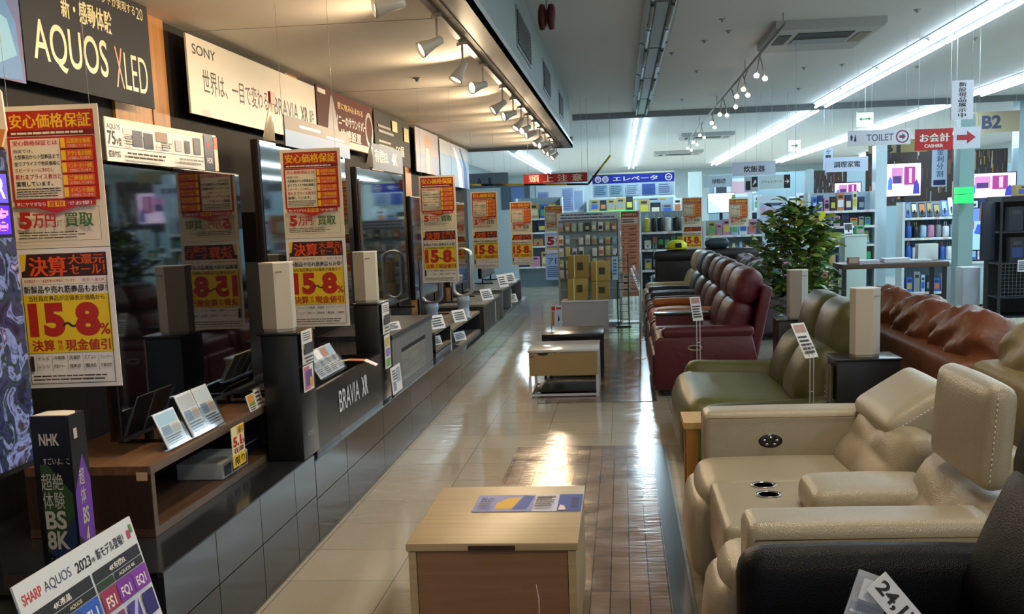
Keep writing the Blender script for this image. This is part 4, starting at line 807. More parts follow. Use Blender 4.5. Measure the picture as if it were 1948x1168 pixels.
MB().box(-.03, .06, -.152, -.135, .02, .09, BLK).build('badge', t)
# tall thin card stands beside the row
def card_stand(x, y, z, h, label, rz=90, cw=.1, ch=.16, col=PAPER, base=True, tilt=20, zz=0):
    t = thing('price_card_stand', label, 'card stand', (x, y, z), R(rz), 'white price card stands by the sofas'); WM = m('#e4e4e2', .35)
    for s in (-.014, .014): MB().tube([(s, 0, .0), (s, 0, h-.03), (s*1.0, .03, h+.05)], .0042, WM, 6).build('rod', t)
    for k in range(3): MB().tube([(-.014, 0, h*(.2+.25*k)), (.014, 0, h*(.2+.25*k))], .003, WM, 6).build('rung', t)
    MB().box(-.06, .06, -.05, .06, 0, .008, WM).build('foot', t)
    b = MB(); b.X = Matrix.Translation((0, .0, h-.02)) @ Euler((R(-tilt), 0, 0)).to_matrix().to_4x4(); board(cw, ch, [('r', .1, .72, .9, .95, m('#b98c7a', .5))]+lines(.1, .9, .1, .65, 5, INK), col, .003, mb=b); b.build('card', t)
    return t
card_stand(.22, 9.02, 0, .66, 'white card stand leaning card before the red recliner side', rz=20, cw=.09, ch=.2); bpy.data.objects['price_card_stand'].location = (.60, 8.98, 0)
card_stand(.17, 11.6, 0, .75, 'tall white card stand in front of the brown red recliner', rz=75, cw=.08, ch=.24)
card_stand(.2, 13.4, 0, .72, 'dark card stand in front of the navy recliner', rz=75, cw=.12, ch=.22, col=m('#4a3c40', .5))

# green two-seat sofa
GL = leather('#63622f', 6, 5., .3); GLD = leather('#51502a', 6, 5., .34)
t = thing('green_sofa', 'olive green leather sofa beside the black plinth with a speaker', 'sofa', (.37, 6.35, 0)); W = 1.66
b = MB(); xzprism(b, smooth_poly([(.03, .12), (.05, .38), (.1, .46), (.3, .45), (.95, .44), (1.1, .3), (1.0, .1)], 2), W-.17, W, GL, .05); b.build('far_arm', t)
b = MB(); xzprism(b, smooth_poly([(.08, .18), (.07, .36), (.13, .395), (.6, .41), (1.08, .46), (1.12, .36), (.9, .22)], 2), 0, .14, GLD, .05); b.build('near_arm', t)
b = MB(); b.cushion((.34, W/2-.02, .27), (.72, W-.3, .24), GL, r=.1, puff=(.03, 0, .03), n=8, rot=(0, R(3), 0)); b.build('seat', t)
b = MB(); b.cushion((.06, W/2-.02, .18), (.2, W-.34, .32), GL, r=.08, puff=(.02, 0, 0), n=6); b.build('front_apron', t)
for i, yc in enumerate((.47, 1.13)):
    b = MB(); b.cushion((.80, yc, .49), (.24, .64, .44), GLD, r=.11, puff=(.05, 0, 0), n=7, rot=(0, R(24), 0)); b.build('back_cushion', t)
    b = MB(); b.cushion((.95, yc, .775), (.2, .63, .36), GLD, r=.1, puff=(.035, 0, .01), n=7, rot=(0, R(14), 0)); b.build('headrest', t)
MB().box(.15, 1.0, .1, W-.1, .03, .17, BLK).build('base_frame', t)
for xx in (.2, .95):
    for yy in (.15, W-.15): MB().lathe([(.025, 0), (.025, .04)], BLK, (xx, yy, 0), 10).build('foot', t)
card_stand(1.04, 6.22, 0, .70, 'white ladder-like card stand in front of the green sofa back', rz=35, cw=.1, ch=.22, tilt=32)

# plinths and speakers on the right
tower(1.155, 1.46, 8.4, 8.7, 0, .686, 'black plinth behind the green sofa near the plant', None); speaker(1.31, 8.5, .686, 'ivory speaker on the plinth between the plant and green sofa', 8, .365, m('#b5afa6', .55, kind='fabric'))
tower(1.13, 1.46, 5.98, 6.25, 0, .70, 'black plinth at the back corner of the beige sofa', None); speaker(1.30, 6.1, .70, 'largest ivory speaker, standing in front of the orange brown sofa', 12, .37)
card('price_card', 1.105, 6.1, .46, .14, .2, lines(.1, .9, .55, .95, 5, m('#8a8272', .5))+lines(.1, .9, .05, .4, 3, m('#8a8272', .5)), m('#6b6454', .4), 'brownish printed card on the side of the plinth behind the beige sofa', rz=-90)

# beige power recliner with console and headrests
BL = leather('#a69b81', 5, 5., .32); BLS = leather('#9a8c72', 5, 5., .36); ST = m('#8f7d5c', .6)
t = thing('beige_sofa', 'beige leather power recliner sofa with cup holders and raised headrests', 'sofa', (.33, 3.0, 0)); W = 2.04
b = MB(); b.cushion((.42, .11, .36), (.84, .22, .56), BL, r=.035, puff=(0, .008, .006), n=6); a1 = b.build('near_arm', t)
b = MB(); b.tube([(0.02, -.002, .60), (.6, -.002, .605), (.84, -.002, .605)], .002, ST, 4); b.tube([(.44, -.006, .6), (.445, -.006, .15)], .002, ST, 4); b.build('seam', a1)
b = MB(); b.cushion((.45, W-.11, .355), (.88, .2, .55), BL, r=.035, puff=(0, .008, .006), n=6); a2 = b.build('far_arm', t)
b = MB(); b.tube([(0.03, W-.214, .605), (.85, W-.214, .605)], .002, ST, 4); b.build('seam', a2)
b = MB(); b.X = Matrix.Translation((.30, W-.21, .50)) @ Matrix.Scale(.58, 4, (0, 0, 1)) @ Euler((R(90), 0, 0)).to_matrix().to_4x4(); b.lathe([(.0001, .0), (.05, 0), (.052, .006), (.044, .009), (.0001, .008)], m('#16181a', .15), n=28); pn = b.build('control_panel', a2) if 0 else b.build('control_panel', t)
for k in range(5):
    a = 2*math.pi*k/5+.3; b = MB(); b.X = Matrix.Translation((.30, W-.218, .50)) @ Matrix.Scale(.58, 4, (0, 0, 1)) @ Euler((R(90), 0, 0)).to_matrix().to_4x4(); b.lathe([(.0001, 0), (.008, 0), (.008, .005), (.0001, .006)], CHROME, (.028*math.cos(a), .028*math.sin(a), 0), 10); b.build('button', pn)
for nm, y0, y1 in (('near_seat', .23, .61), ('far_seat', 1.28, 1.83)):
    b = MB(); b.cushion((.34, (y0+y1)/2, .35), (.74, y1-y0-.005, .18), BL, r=.06, puff=(.02, 0, .02), n=8); b.build('seat', t)
    b = MB(); b.cushion((-.0, (y0+y1)/2, .21), (.14, y1-y0-.01, .34), BL, r=.055, puff=(.03, 0, 0), n=6); b.build('footrest', t)
b = MB(); b.cushion((.38, .945, .34), (.78, .65, .24), BL, r=.03, n=6); b.build('console', t)
for yy in (1.04, 1.185):
    b = MB(); b.lathe([(.036, -.05), (.038, .002), (.048, .004), (.049, .0), (.04, -.002)], CHROME, (.19, yy, .461), 24); b.lathe([(.0001, .002), (.037, .002)], m('#050505', .4), (.19, yy, .461), 20); b.build('cup_holder', t)
b = MB(); b.cushion((.50, .80, .505), (.44, .34, .12), BL, r=.045, puff=(0, 0, .015), n=6); cl = b.build('console_lid', t)
b = MB(); b.tube([(.285, .632, .50), (.5, .628, .50), (.7, .632, .50)], .002, ST, 4); b.build('seam', cl)
for i, (y0, y1) in enumerate(((.02, .86), (1.04, 1.86))):
    yc = (y0+y1)/2; X = Euler((0, R(30), 0)).to_matrix()
    def quilt(p, u):
        p = Vector(p)
        if u[0] < 0: p.x -= .02*abs(math.sin(u[1]*math.pi*1.0))*abs(math.sin((u[2]*.5+.5)*math.pi*2))
        return p
    b = MB(); b.cushion((.72, yc, .49), (.2, y1-y0, .36), BLS, r=.07, puff=(.02, 0, 0), n=14, rot=(0, R(33), 0), fn=quilt); bc = b.build('back_cushion', t)
b = MB(); b.cushion((.93, .95, .35), (.14, 1.75, .62), BL, r=.04, rot=(0, R(18), 0)); b.build('back_shell', t)
def headrest(yc, zc, xc, tilt, wd, th):
    b = MB(); b.X = Matrix.Translation((xc, yc, zc)) @ Euler((0, R(tilt), 0)).to_matrix().to_4x4()
    b.cushion((0, 0, 0), (th, wd, .30), BL, r=min(.045, th*.45), puff=(.012, .008, .008), n=8); h_ = b.build('headrest', t)
    b = MB(); b.X = Matrix.Translation((xc, yc, zc)) @ Euler((0, R(tilt), 0)).to_matrix().to_4x4()
    for z in range(16): b.tube([(-th*.25, -wd/2-.006, -.12+z*.0155), (-th*.25, -wd/2-.007, -.112+z*.0155)], .0016, m('#efe6cf', .5), 4)
    for xx in range(3): b.tube([(-th*.2+xx*.01, -wd/2-.001, .146), (-th*.2+.006+xx*.01, -wd/2-.001, .147)], .0016, m('#efe6cf', .5), 4)
    st_ = b.build('stitching', h_); st_['kind'] = 'stuff'; return h_
headrest(.38, .845, .705, 4, .54, .085)
headrest(1.55, .685, .81, 58, .62, .155)
b = MB(); b.box(.05, .95, .05, W-.05, .01, .1, m('#2a2622', .6)); b.build('base_frame', t)

# wooden tray table arm between the beige and green sofas
WOD = m('#c9a468', .45, kind='wood', c2='#b58c50', ax='z'); t = thing('side_table', 'narrow pale wood side table at the front corner of the beige sofa', 'table', (.30, 5.13, 0))
MB().box(-.03, .07, 0, .3, .50, .53, WOD).build('table_top', t); MB().box(-.015, .035, .005, .055, .012, .50, m('#b27a36', .45, kind='wood', c2='#a06828', ax='z')).build('leg', t); MB().box(-.015, .035, .24, .29, .012, .5, m('#b27a36', .45, kind='wood', c2='#a06828', ax='z')).build('leg', t)
MB().box(-.02, .045, 0, .3, 0, .012, BLK).build('floor_bar', t)

# black sofa at the right bottom corner
t = thing('black_recliner', 'black leather sofa cut off by the bottom right corner with a price tag', 'sofa', (.27, 1.9, 0)); W = 1.0; KB = m('#0b0c10', .42, kind='leather', ws=5, w=4., spec=.14)
b = MB(); b.cushion((.36, .93, .36), (.70, .17, .54), KB, r=.07, puff=(0, .01, .01), n=6); b.build('arm', t)
b = MB(); b.cushion((.36, .42, .38), (.72, .84, .22), KB, r=.07, puff=(0, 0, .03), n=6); b.build('seat', t)
b = MB(); b.cushion((.0, .42, .2), (.12, .84, .34), KB, r=.05); b.build('footrest', t)
b = MB(); b.cushion((.73, .47, .66), (.24, .92, .48), KB, r=.11, puff=(.05, 0, 0), n=8, rot=(0, R(22), 0)); b.build('back_cushion', t)
b = MB(); b.cushion((.80, .47, .93), (.2, .92, .36), KB, r=.09, puff=(.03, 0, .01), n=8, rot=(0, R(14), 0)); b.build('headrest', t)
b = MB(); b.box(.05, .8, .05, .95, .0, .25, BLK); b.build('base_frame', t)
# price tag standing on the black sofa at the corner
t = thing('price_card_stand', 'grey and white price cards with black figures standing on the corner black sofa', 'card stand', (.405, 2.12, .545), R(8)); WM = m('#d5d5d5', .3)
b = MB(); b.X = Euler((R(-10), 0, 0)).to_matrix().to_4x4() @ Euler((0, R(22), 0)).to_matrix().to_4x4()
board(.075, .25, [('r', .05, .02, .95, .75, m('#8f949c', .3))]+lines(.1, .9, .05, .7, 12, m('#d8d8dc', .3), .4)+[('r', .1, .78, .6, .95, m('#c9ccd0', .3))], m('#a8acb2', .25), .003, mb=b); b.build('photo_card', t)
b = MB(); b.X = Matrix.Translation((.105, -.006, .155)) @ Euler((R(-10), 0, 0)).to_matrix().to_4x4() @ Euler((0, R(52), 0)).to_matrix().to_4x4()
board(.15, .052, [('t', '24,177', .06, .2, .95, .8, INK, .03)], m('#cfd0d2', .4), .003, mb=b); b.build('figure_card', t)
b = MB(); b.X = Matrix.Translation((.09, 0, -.0)); b.box(-.1, .03, -.03, .03, -.002, .012, m('#b0232a', .4)); b.build('red_foot', t)

# sofas turned away from the aisle, behind the first row
def away_sofa(x, y0, y1, zt, cushions, L, label, pz=.26, name='sofa', wrinkle=.018, lean=8):
    t = thing(name, label, 'sofa', (x, y0, 0), 0, 'leather sofas facing away behind the first row'); W = y1-y0
    b = MB(); b.cushion((.06, W/2, zt/2+.03), (.15, W, zt-.06), L, r=.045, n=6, rot=(0, R(-lean*.4), 0)); b.build('back_panel', t)
    for k, y in enumerate((.07, W-.07)): b = MB(); b.cushion((.5, y, .33), (.85, .14, .5), L, r=.045, n=4); b.build('arm', t)
    b = MB(); b.cushion((.52, W/2, .28), (.8, W-.3, .3), L, r=.07, puff=(0, 0, .02), n=6); b.build('seat', t)
    rr = random.Random(int(x*97+y0*13)); st = (W-.08)/cushions
    for i in range(cushions):
        ph = [rr.uniform(0, 6) for _ in range(4)]
        def fn(p, u, ph=ph):
            p = Vector(p); p.z += .5*wrinkle*math.sin(u[1]*17+ph[2])*math.cos(u[0]*5+ph[3]); p.x += .3*wrinkle*math.sin(u[1]*23+ph[3])
            p.z += wrinkle*math.sin(u[1]*9+ph[0]+u[0]*3)*(.4+.6*abs(u[1])) - .05*(abs(u[1])**5); p.x += wrinkle*math.sin(u[2]*6+u[1]*7+ph[1])
            return p
        b = MB(); b.cushion((.17, .04+st*(i+.5), zt-.08+pz/2), (.22, st*1.01, pz+.12), L, r=.09, puff=(.02, 0, .03), n=16, rot=(0, R(lean), 0), fn=fn); b.build('pillow', t)
    for xx in (.12, .85):
        for yy in (.1, W-.1): MB().box(xx-.025, xx+.025, yy-.025, yy+.025, 0, .09, BLK).build('foot', t)
    return t
away_sofa(1.60, 5.35, 8.0, .76, 3, leather('#703d20', 6, 14., .42), 'orange brown leather sofa with crumpled pillows, facing away behind the ivory speaker', .20)
away_sofa(1.60, 3.1, 5.15, .80, 2, leather('#857650', 6, 7., .42), 'khaki leather sofa facing away at the right edge', .20, wrinkle=.01)
away_sofa(1.50, 13.0, 15.8, .72, 3, leather('#56434a', 8, 9., .42), 'dusky plum sofa with crumpled pillows, facing away behind the row of recliners', .2)

# ------------------------------------------------------------------ potted plant
t = thing('potted_plant', 'tall bushy green artificial tree behind the recliner row', 'plant', (1.72, 11.3, 0)); rp = random.Random(11)
b = MB(); b.lathe([(.13, 0), (.17, .3), (.18, .32), (.16, .32), (.15, .28), (.0001, .28)], m('#2a2826', .5), n=24); b.build('pot', t)
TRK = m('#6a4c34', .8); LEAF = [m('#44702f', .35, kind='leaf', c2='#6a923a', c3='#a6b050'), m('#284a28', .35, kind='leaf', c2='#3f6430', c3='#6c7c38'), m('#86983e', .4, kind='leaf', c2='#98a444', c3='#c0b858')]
b = MB()
for k in range(4): b.tube([(.02*math.cos(k*1.6), .02*math.sin(k*1.6), .28), (.03*math.cos(k*1.7), .03*math.sin(k*1.7), .8), (.015*math.cos(k), .015*math.sin(k), 1.3)], [.014, .011, .007], TRK, 6)
b.build('trunk', t)
br = MB(); lf = MB()
def leaf(p, d, L, mt):
    d = Vector(d).normalized(); s = d.cross(Vector((0, 0, 1))); s = s.normalized() if s.length > .1 else Vector((1, 0, 0)); n = s.cross(d); p = Vector(p); s = (s*math.cos(q := rp.uniform(-.8, .8))+n*math.sin(q)); n = s.cross(d); w_ = L*.21
    P = [p, p+d*L*.35+s*w_+n*w_*.3, p+d*L*.7+s*w_*.7+n*w_*.2-Vector((0, 0, L*.04)), p+d*L-Vector((0, 0, L*.12)), p+d*L*.7-s*w_*.7+n*w_*.2-Vector((0, 0, L*.04)), p+d*L*.35-s*w_+n*w_*.3, p+d*L*.4, p+d*L*.72-Vector((0, 0, L*.03))]
    lf.add([tuple(q_) for q_ in P], [(0, 1, 6), (0, 6, 5), (1, 2, 7, 6), (6, 7, 4, 5), (2, 3, 7), (7, 3, 4)], mt, True)
for k in range(120):
    z0 = rp.uniform(.35, 1.42); a = rp.uniform(0, 2*math.pi); L = (.18+.26*math.sin(min(1, max(.15, (1.75-z0)/1.3))*math.pi*.62))*rp.uniform(.55, .95)
    if z0 > 1.25: L *= .6
    e = Vector((math.cos(a)*L, math.sin(a)*L, L*rp.uniform(.35, 1.1)+.04)); p0 = Vector((0, 0, z0)); p1 = p0+e*.5+Vector((0, 0, -.02)); p2 = p0+e
    br.tube([p0, p1, p2], [.006, .004, .002], TRK, 5)
    for i in range(9):
        f = .35+.65*i/8; p = p0.lerp(p1, f*2) if f < .5 else p1.lerp(p2, f*2-1); aa = a+rp.choice((-1, 1))*rp.uniform(.3, 1.3)
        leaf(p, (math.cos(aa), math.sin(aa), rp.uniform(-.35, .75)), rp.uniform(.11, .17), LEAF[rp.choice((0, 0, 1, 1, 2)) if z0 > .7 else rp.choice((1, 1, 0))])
br.build('branches', t); lf.build('foliage', t)

# ------------------------------------------------------------------ high table with papers
t = thing('high_table', 'tall brown table with black metal legs behind the plant', 'table', (3.0, 12.55, 0)); HB = m('#5c4434', .4, kind='wood', c2='#46342a', ax='x')
MB().bbox(-.575, .57, 0, .6, .82, .875, HB, .004, 2).build('table_top', t)
for x in (-.55, .53):
    for y in (.04, .54): MB().box(x-.022, x+.022, y-.022, y+.022, 0, .82, m('#121316', .35)).build('leg', t)
for x in (-.55, .53): MB().box(x-.015, x+.015, .06, .52, .1, .13, m('#121316', .35)).build('cross_bar', t)
for i, (x, y, w_, h, c_, lab) in enumerate(((2.7, 12.7, .32, .03, '#c9ccd8', 'left stack of white catalogues on the high table'), (3.045, 12.66, .28, .045, '#dcdde4', 'middle stack of white catalogues on the high table'), (3.3, 12.72, .26, .02, '#d4d6e0', 'thin right stack of papers on the high table'))):
    b = MB()
    for k in range(4): o_ = rp.uniform(-.01, .01); b.box(x-w_/2+o_, x+w_/2+o_, y, y+.24, .877+h*k/4, .877+h*(k+.9)/4, m(c_, .6))
    b.build('catalogue_stack', None, lab, 'catalogues', 'catalogue stacks on the high table')
b = MB(); b.bbox(3.34, 3.56, 12.95, 13.1, .876, 1.06, m('#cfdcd8', .5), .004, 2); b.build('box', None, 'pale green white box on the right end of the high table', 'box')
b = MB(); b.box(2.5, 2.62, 12.62, 12.7, .876, .95, m('#7a6458', .5)); b.box(2.51, 2.61, 12.618, 12.62, .885, .94, m('#b49a86', .5)); b.build('card_holder', None, 'small brown card holder at the left end of the high table', 'card holder')

# ================================================================== hanging signs
def hang(name, x0, x1, z0, z1, y, specs, base, label, cat='sign', t=.012, wires=True, top=3.3, group=None):
    o = board(x1-x0, z1-z0, specs, base, t).build(name, None, label, cat, group, origin=(0, 0, 0)); o.location = ((x0+x1)/2, y, z0)
    if wires:
        for s in (-.42, .42): MB().tube([(s*(x1-x0), t/2, z1-z0-.002), (s*(x1-x0), t/2, top-z0)], .002, m('#cfd6da', .4), 4).build('hanging_wire', o)
    return o
SW = m('#e4e8f2', .5); NAVY = m('#1f2a6a', .5)
hang('hanging_sign', 2.36, 2.995, 2.125, 2.285, 12, [('t', 'TOILET', .3, .28, .73, .72, m('#5a5c88', .5), .01), ('ring', .87, .5, .066, .052, m('#8c3c58', .5)), ('p', [(.82, .58), (.87, .58), (.87, .72), (.925, .5), (.87, .28), (.87, .42), (.82, .42)], m('#8c3c58', .5)), ('p', [(.05, .35), (.07, .35), (.08, .6), (.06, .75), (.04, .6)], NAVY), ('p', [(.1, .3), (.14, .3), (.13, .6), (.12, .75), (.11, .6)], NAVY)], SW, 'white hanging sign reading TOILET with a round arrow')
hang('hanging_sign', 3.04, 3.42, 2.055, 2.27, 12, [('r', 0, 0, 1, .48, m('#c02028', .5)), ('t', 'お会計', .12, .38, .92, .78, PAPER, .04), ('t', 'CASHIER', .25, .12, .75, .28, PAPER, .03)], m('#b32a2c', .5), 'red hanging sign reading CASHIER with big white Japanese letters')
hang('hanging_sign', 3.425, 3.695, 2.055, 2.275, 12, [('p', [(.12, .4), (.5, .4), (.5, .22), (.82, .52), (.5, .82), (.5, .64), (.12, .64)], m('#b03038', .5))], m('#cfd4de', .5), 'white hanging panel with a red arrow right of the red cashier sign')
hang('hanging_sign', 2.83, 3.012, 2.21, 2.535, 10, [('tv', '新設現品展示中', .32, .05, .68, .97, INK)], SW, 'upright white hanging sign with a column of black characters above the cashier sign')
hang('hanging_sign', 1.665, 2.295, 2.02, 2.22, 17, [('t', '炊飯器', .26, .25, .76, .72, INK, .03)], m('#cdd8ee', .5), 'pale blue hanging sign reading rice cookers, near the thin wire')
hang('hanging_sign', 3.02, 3.64, 2.025, 2.235, 17, [('t', '調理家電', .2, .28, .82, .72, INK, .03)], m('#c8d6f0', .5), 'pale blue hanging sign reading cooking appliances, above the plant on the right')
hang('hanging_sign', 1.45, 1.955, 1.935, 2.135, 20, [('t', '掃除機', .3, .3, .78, .72, INK, .03)], m('#c4dcec', .5), 'white hanging sign reading vacuum cleaners, left of the rice cooker sign')
hang('hanging_sign', 2.17, 2.66, 1.835, 2.045, 18, [('r', .8, 0, 1, 1, BLK), ('p', [(.83, .46), (.92, .46), (.88, .28), (.97, .5), (.88, .72), (.92, .54), (.83, .54)], PAPER), ('t', 'JTフォトパーツ', .08, .38, .74, .62, INK)], m('#c8e0e4', .5), 'white hanging sign with a black arrow square at its right end')
hang('hanging_sign', 1.95, 2.16, 1.80, 2.04, 18.02, [('r', .1, .1, .45, .7, BLK), ('r', .55, .3, .98, .95, BLK), ('p', [(.6, .4), (.9, .6), (.8, .8), (.7, .6)], SW)], m('#b8ccd4', .5), 'small sign with two black picture squares left of the arrow sign')
GS = m('#3a9a5c', .5); LITW = m('#eafff0', .4, emit=.55)
hang('exit_sign', 3.065, 3.27, 2.53, 2.715, 15, [('r', 0, .94, 1, 1, GS), ('p', [(.12, .5), (.3, .64), (.3, .54), (.7, .54), (.7, .64), (.88, .5), (.7, .36), (.7, .46), (.3, .46), (.3, .36)], GS)], LITW, 'small lit white sign with a green two-headed arrow', t=.04)
hang('exit_sign', 2.93, 3.13, 2.50, 2.69, 20, [('p', [(.2, .55), (.55, .55), (.55, .72), (.82, .5), (.55, .28), (.55, .45), (.2, .45)], GS)], LITW, 'small lit white sign with one green arrow farther back', t=.04)
TAN = m('#9a8f72', .6); DKT = m('#39405c', .5)
hang('zone_sign', 6.0, 6.8, 2.68, 3.03, 20, [('t', 'B2', .22, .18, .62, .82, DKT, .04)], TAN, 'tan panel with dark B2 at the far right')
hang('zone_sign', 4.35, 5.35, 2.42, 2.64, 20.3, [('t', 'B1', .2, .0, .55, .85, BLK, .04)], m('#8c7a4c', .6), 'tan panel with B1 partly hidden behind the toilet sign')
hang('zone_sign', -3.1, -2.2, 2.13, 2.42, 22, [('t', 'A', .3, .2, .42, .7, DKT, .03), ('t', '1', .56, .2, .62, .7, DKT, .03)], m('#6f7c88', .6), 'grey panel with A 1 at the left behind the posters')
s = [('r', 0, .56, 1, .93, m('#1f2fa0', .45)), ('r', 0, .93, 1, 1, m('#c8c9a0', .5)), ('ring', .07, .74, .062, .045, PAPER), ('ring', .16, .74, .062, .045, PAPER), ('t', '階', .045, .67, .095, .82, PAPER), ('t', '段', .135, .67, .185, .82, PAPER), ('t', 'エレベータ', .25, .65, .8, .84, PAPER, .03), ('ring', .93, .745, .07, .05, PAPER), ('p', [(.9, .76), (.935, .76), (.93, .8), (.96, .745), (.93, .69), (.935, .73), (.9, .73)], PAPER)]
for i in range(5): s += [('r', .02+i*.195, .05, .18+i*.195, .5, m(('#8fc0dc', '#9fc8d8', '#b4cfe4', '#4c68c0', '#b0c6e8')[i], .5))]+lines(.03+i*.195, .17+i*.195, .1, .48, 5, m('#3c5c8c', .5), .35)
hang('elevator_sign', -.55, 1.04, 1.86, 2.33, 22, s, m('#c4dcec', .5), 'wide blue sign reading elevator above a pale floor directory')
s = [('t', '頭', .09, .12, .25, .88, m('#e4dcc8', .5), .02), ('t', '上', .31, .12, .47, .88, m('#e4dcc8', .5), .02), ('t', '注', .53, .12, .69, .88, m('#e4dcc8', .5), .02), ('t', '意', .76, .12, .92, .88, m('#e4dcc8', .5), .02)]
hang('warning_sign', -1.47, -.50, 2.025, 2.165, 17.0, s, m('#a82420', .5), 'red warning sign with four white characters hanging on the striped bar')
b = MB()
for i in range(6):
    a, c_ = Vector((-2.5, 17.42, 2.06)), Vector((-.5, 17.42, 2.0)); b.tube([a.lerp(c_, i/6), a.lerp(c_, (i+1)/6)], .016, m('#b8a82c', .5) if i % 2 == 0 else BLK, 8)
a, c_ = Vector((-.5, 17.42, 2.0)), Vector((-.15, 17.42, 2.42))
for i in range(4): b.tube([a.lerp(c_, i/4), a.lerp(c_, (i+1)/4)], .016, m('#b8a82c', .5) if i > 1 else BLK, 8)
for p in ((-2.4, 2.055), (-.5, 2.0), (-.15, 2.42)): b.tube([(p[0], 17.42, p[1]), (p[0], 17.42, 3.3)], .003, m('#c9c9c9', .5), 5)
b.build('height_bar', None, 'yellow and black striped bent bar hanging behind the red warning sign', 'bar')
hang('hanging_sign', 4.45, 4.66, 1.75, 2.42, 16.6, [('tv', '無金利分割', .3, .2, .75, .97, m('#4a64a0', .5)), ('r', .1, .03, .9, .14, NAVY)], m('#c4d4ee', .5), 'upright pale blue sign with a blue column of text left of the far right column')
hang('hanging_sign', 3.52, 3.68, 2.15, 2.53, 20, [('tv', 'ケーブル', .25, .05, .8, .95, INK)], m('#bccbe0', .5), 'small upright hanging sign above the cooking appliance sign')
s = [('r', .08, .1, .92, .8, m('#b8c8e4', .5)), ('r', .3, .72, .75, .8, m('#4a5470', .5)), ('r', .12, .5, .28, .7, m('#d0a8b8', .5)), ('r', .32, .45, .6, .66, m('#c0b0cc', .5)), ('r', .64, .45, .88, .66, m('#c8b8d0', .5)), ('r', .32, .14, .58, .4, m('#d8c0cc', .5)), ('r', .62, .14, .88, .4, m('#a8c4e8', .5))]
hang('floor_map', 2.38, 2.93, 1.13, 1.75, 20, s, m('#d4e0ec', .5), 'pale floor map panel hanging behind the top of the plant', 'panel')
b = MB(); b.tube([(1.83, 12, 1.0), (1.83, 12, 3.3)], .0025, m('#cfd8dc', .3), 5); b.box(1.76, 1.90, 11.97, 12.03, 0, .01, CHROME); b.tube([(1.83, 12, .01), (1.83, 12, 1.0)], .0025, m('#cfd8dc', .3), 5)
b.build('thin_pole', None, 'thin pale upright wire left of the plant from floor to ceiling', 'wire')

# ================================================================== far shop floor: columns, partitions
for i, (x0, x1, y, d, c_, h) in enumerate(((1.44, 1.71, 24, .3, '#cfe0dc', 2.36), (4.24, 4.42, 19.2, .3, '#c0d4dc', 2.5), (4.72, 4.92, 16.2, .3, '#7f9c9c', 2.72), (3.34, 3.46, 20.6, .25, '#b0c8cc', 2.2), (7.0, 7.3, 20.6, .35, '#a8c0cc', 3.3))):
    struct('wall_column_%d' % (i+1), MB().box(x0, x1, y, y+d, 0, h, m(c_, .2)))
struct('wall_partition_1', MB().box(-4.8, 1.3, 27.2, 27.3, 0, 2.34, m('#c4d6dc', .6)))
struct('wall_partition_2', MB().box(1.9, 11, 24.5, 24.6, 0, 2.3, m('#8fa9b4', .5)))
def wallboard(x0, x1, z0, z1, y, specs, base, label, name='notice_board', cat='board'):
    o = board(x1-x0, z1-z0, specs, base, .02).build(name, None, label, cat, origin=(0, 0, 0)); o.location = ((x0+x1)/2, y-.022, z0); return o
wallboard(-2.05, -.9, 1.62, 2.30, 27.2, [('r', .03, .1, .26, .75, m('#9cb0dc', .5)), ('r', .3, .5, .5, .95, m('#dfe9f4', .5)), ('r', .55, .05, .78, .85, m('#a4b8e0', .5)), ('r', .8, .1, .98, .75, m('#a0b4de', .5))]+lines(.56, .77, .1, .8, 9, m('#7f95cc', .5))+lines(.04, .25, .15, .7, 7, m('#7f95cc', .5)), m('#dce8f2', .5), 'white notice board with pale blue sheets below the red warning sign')
wallboard(-2.9, -2.2, 1.75, 2.3, 27.2, [('r', .35, .05, .8, .95, m('#7090c8', .5))], m('#5c6c7c', .5), 'dark board with a blue sheet at the far left')
wallboard(.95, 1.28, 1.45, 1.9, 27.2, lines(.1, .9, .1, .9, 6, m('#5c78a4', .5)), m('#c8dcec', .5), 'small pale sheet on the far partition right of the tan boxes', cat='notice')
b = MB(); b.box(-.8, 1.3, 26.55, 26.6, 1.47, 1.62, m('#22c860', .4, emit=1.0)); b.box(-.8, 1.3, 26.6, 26.66, 1.45, 1.62, m('#c8d4d0', .5))
for x in (-.78, .25, 1.27): b.box(x-.015, x+.015, 26.6, 26.64, 0, 1.45, m('#c8d4d0', .5))
b.build('lit_counter_fascia', None, 'glowing green strip along the far counter below the elevator sign', 'light strip')
b = MB(); b.box(4.62, 4.84, 15.95, 16.1, 1.50, 1.62, m('#22d060', .4, emit=.9)); b.box(4.62, 4.84, 15.95, 16.1, 1.63, 1.72, m('#22d060', .4, emit=.9)); b.box(4.7, 4.76, 16.1, 16.2, 1.52, 1.7, BLK)
b.build('lit_green_sign', None, 'small glowing green double sign on the far right column', 'sign')

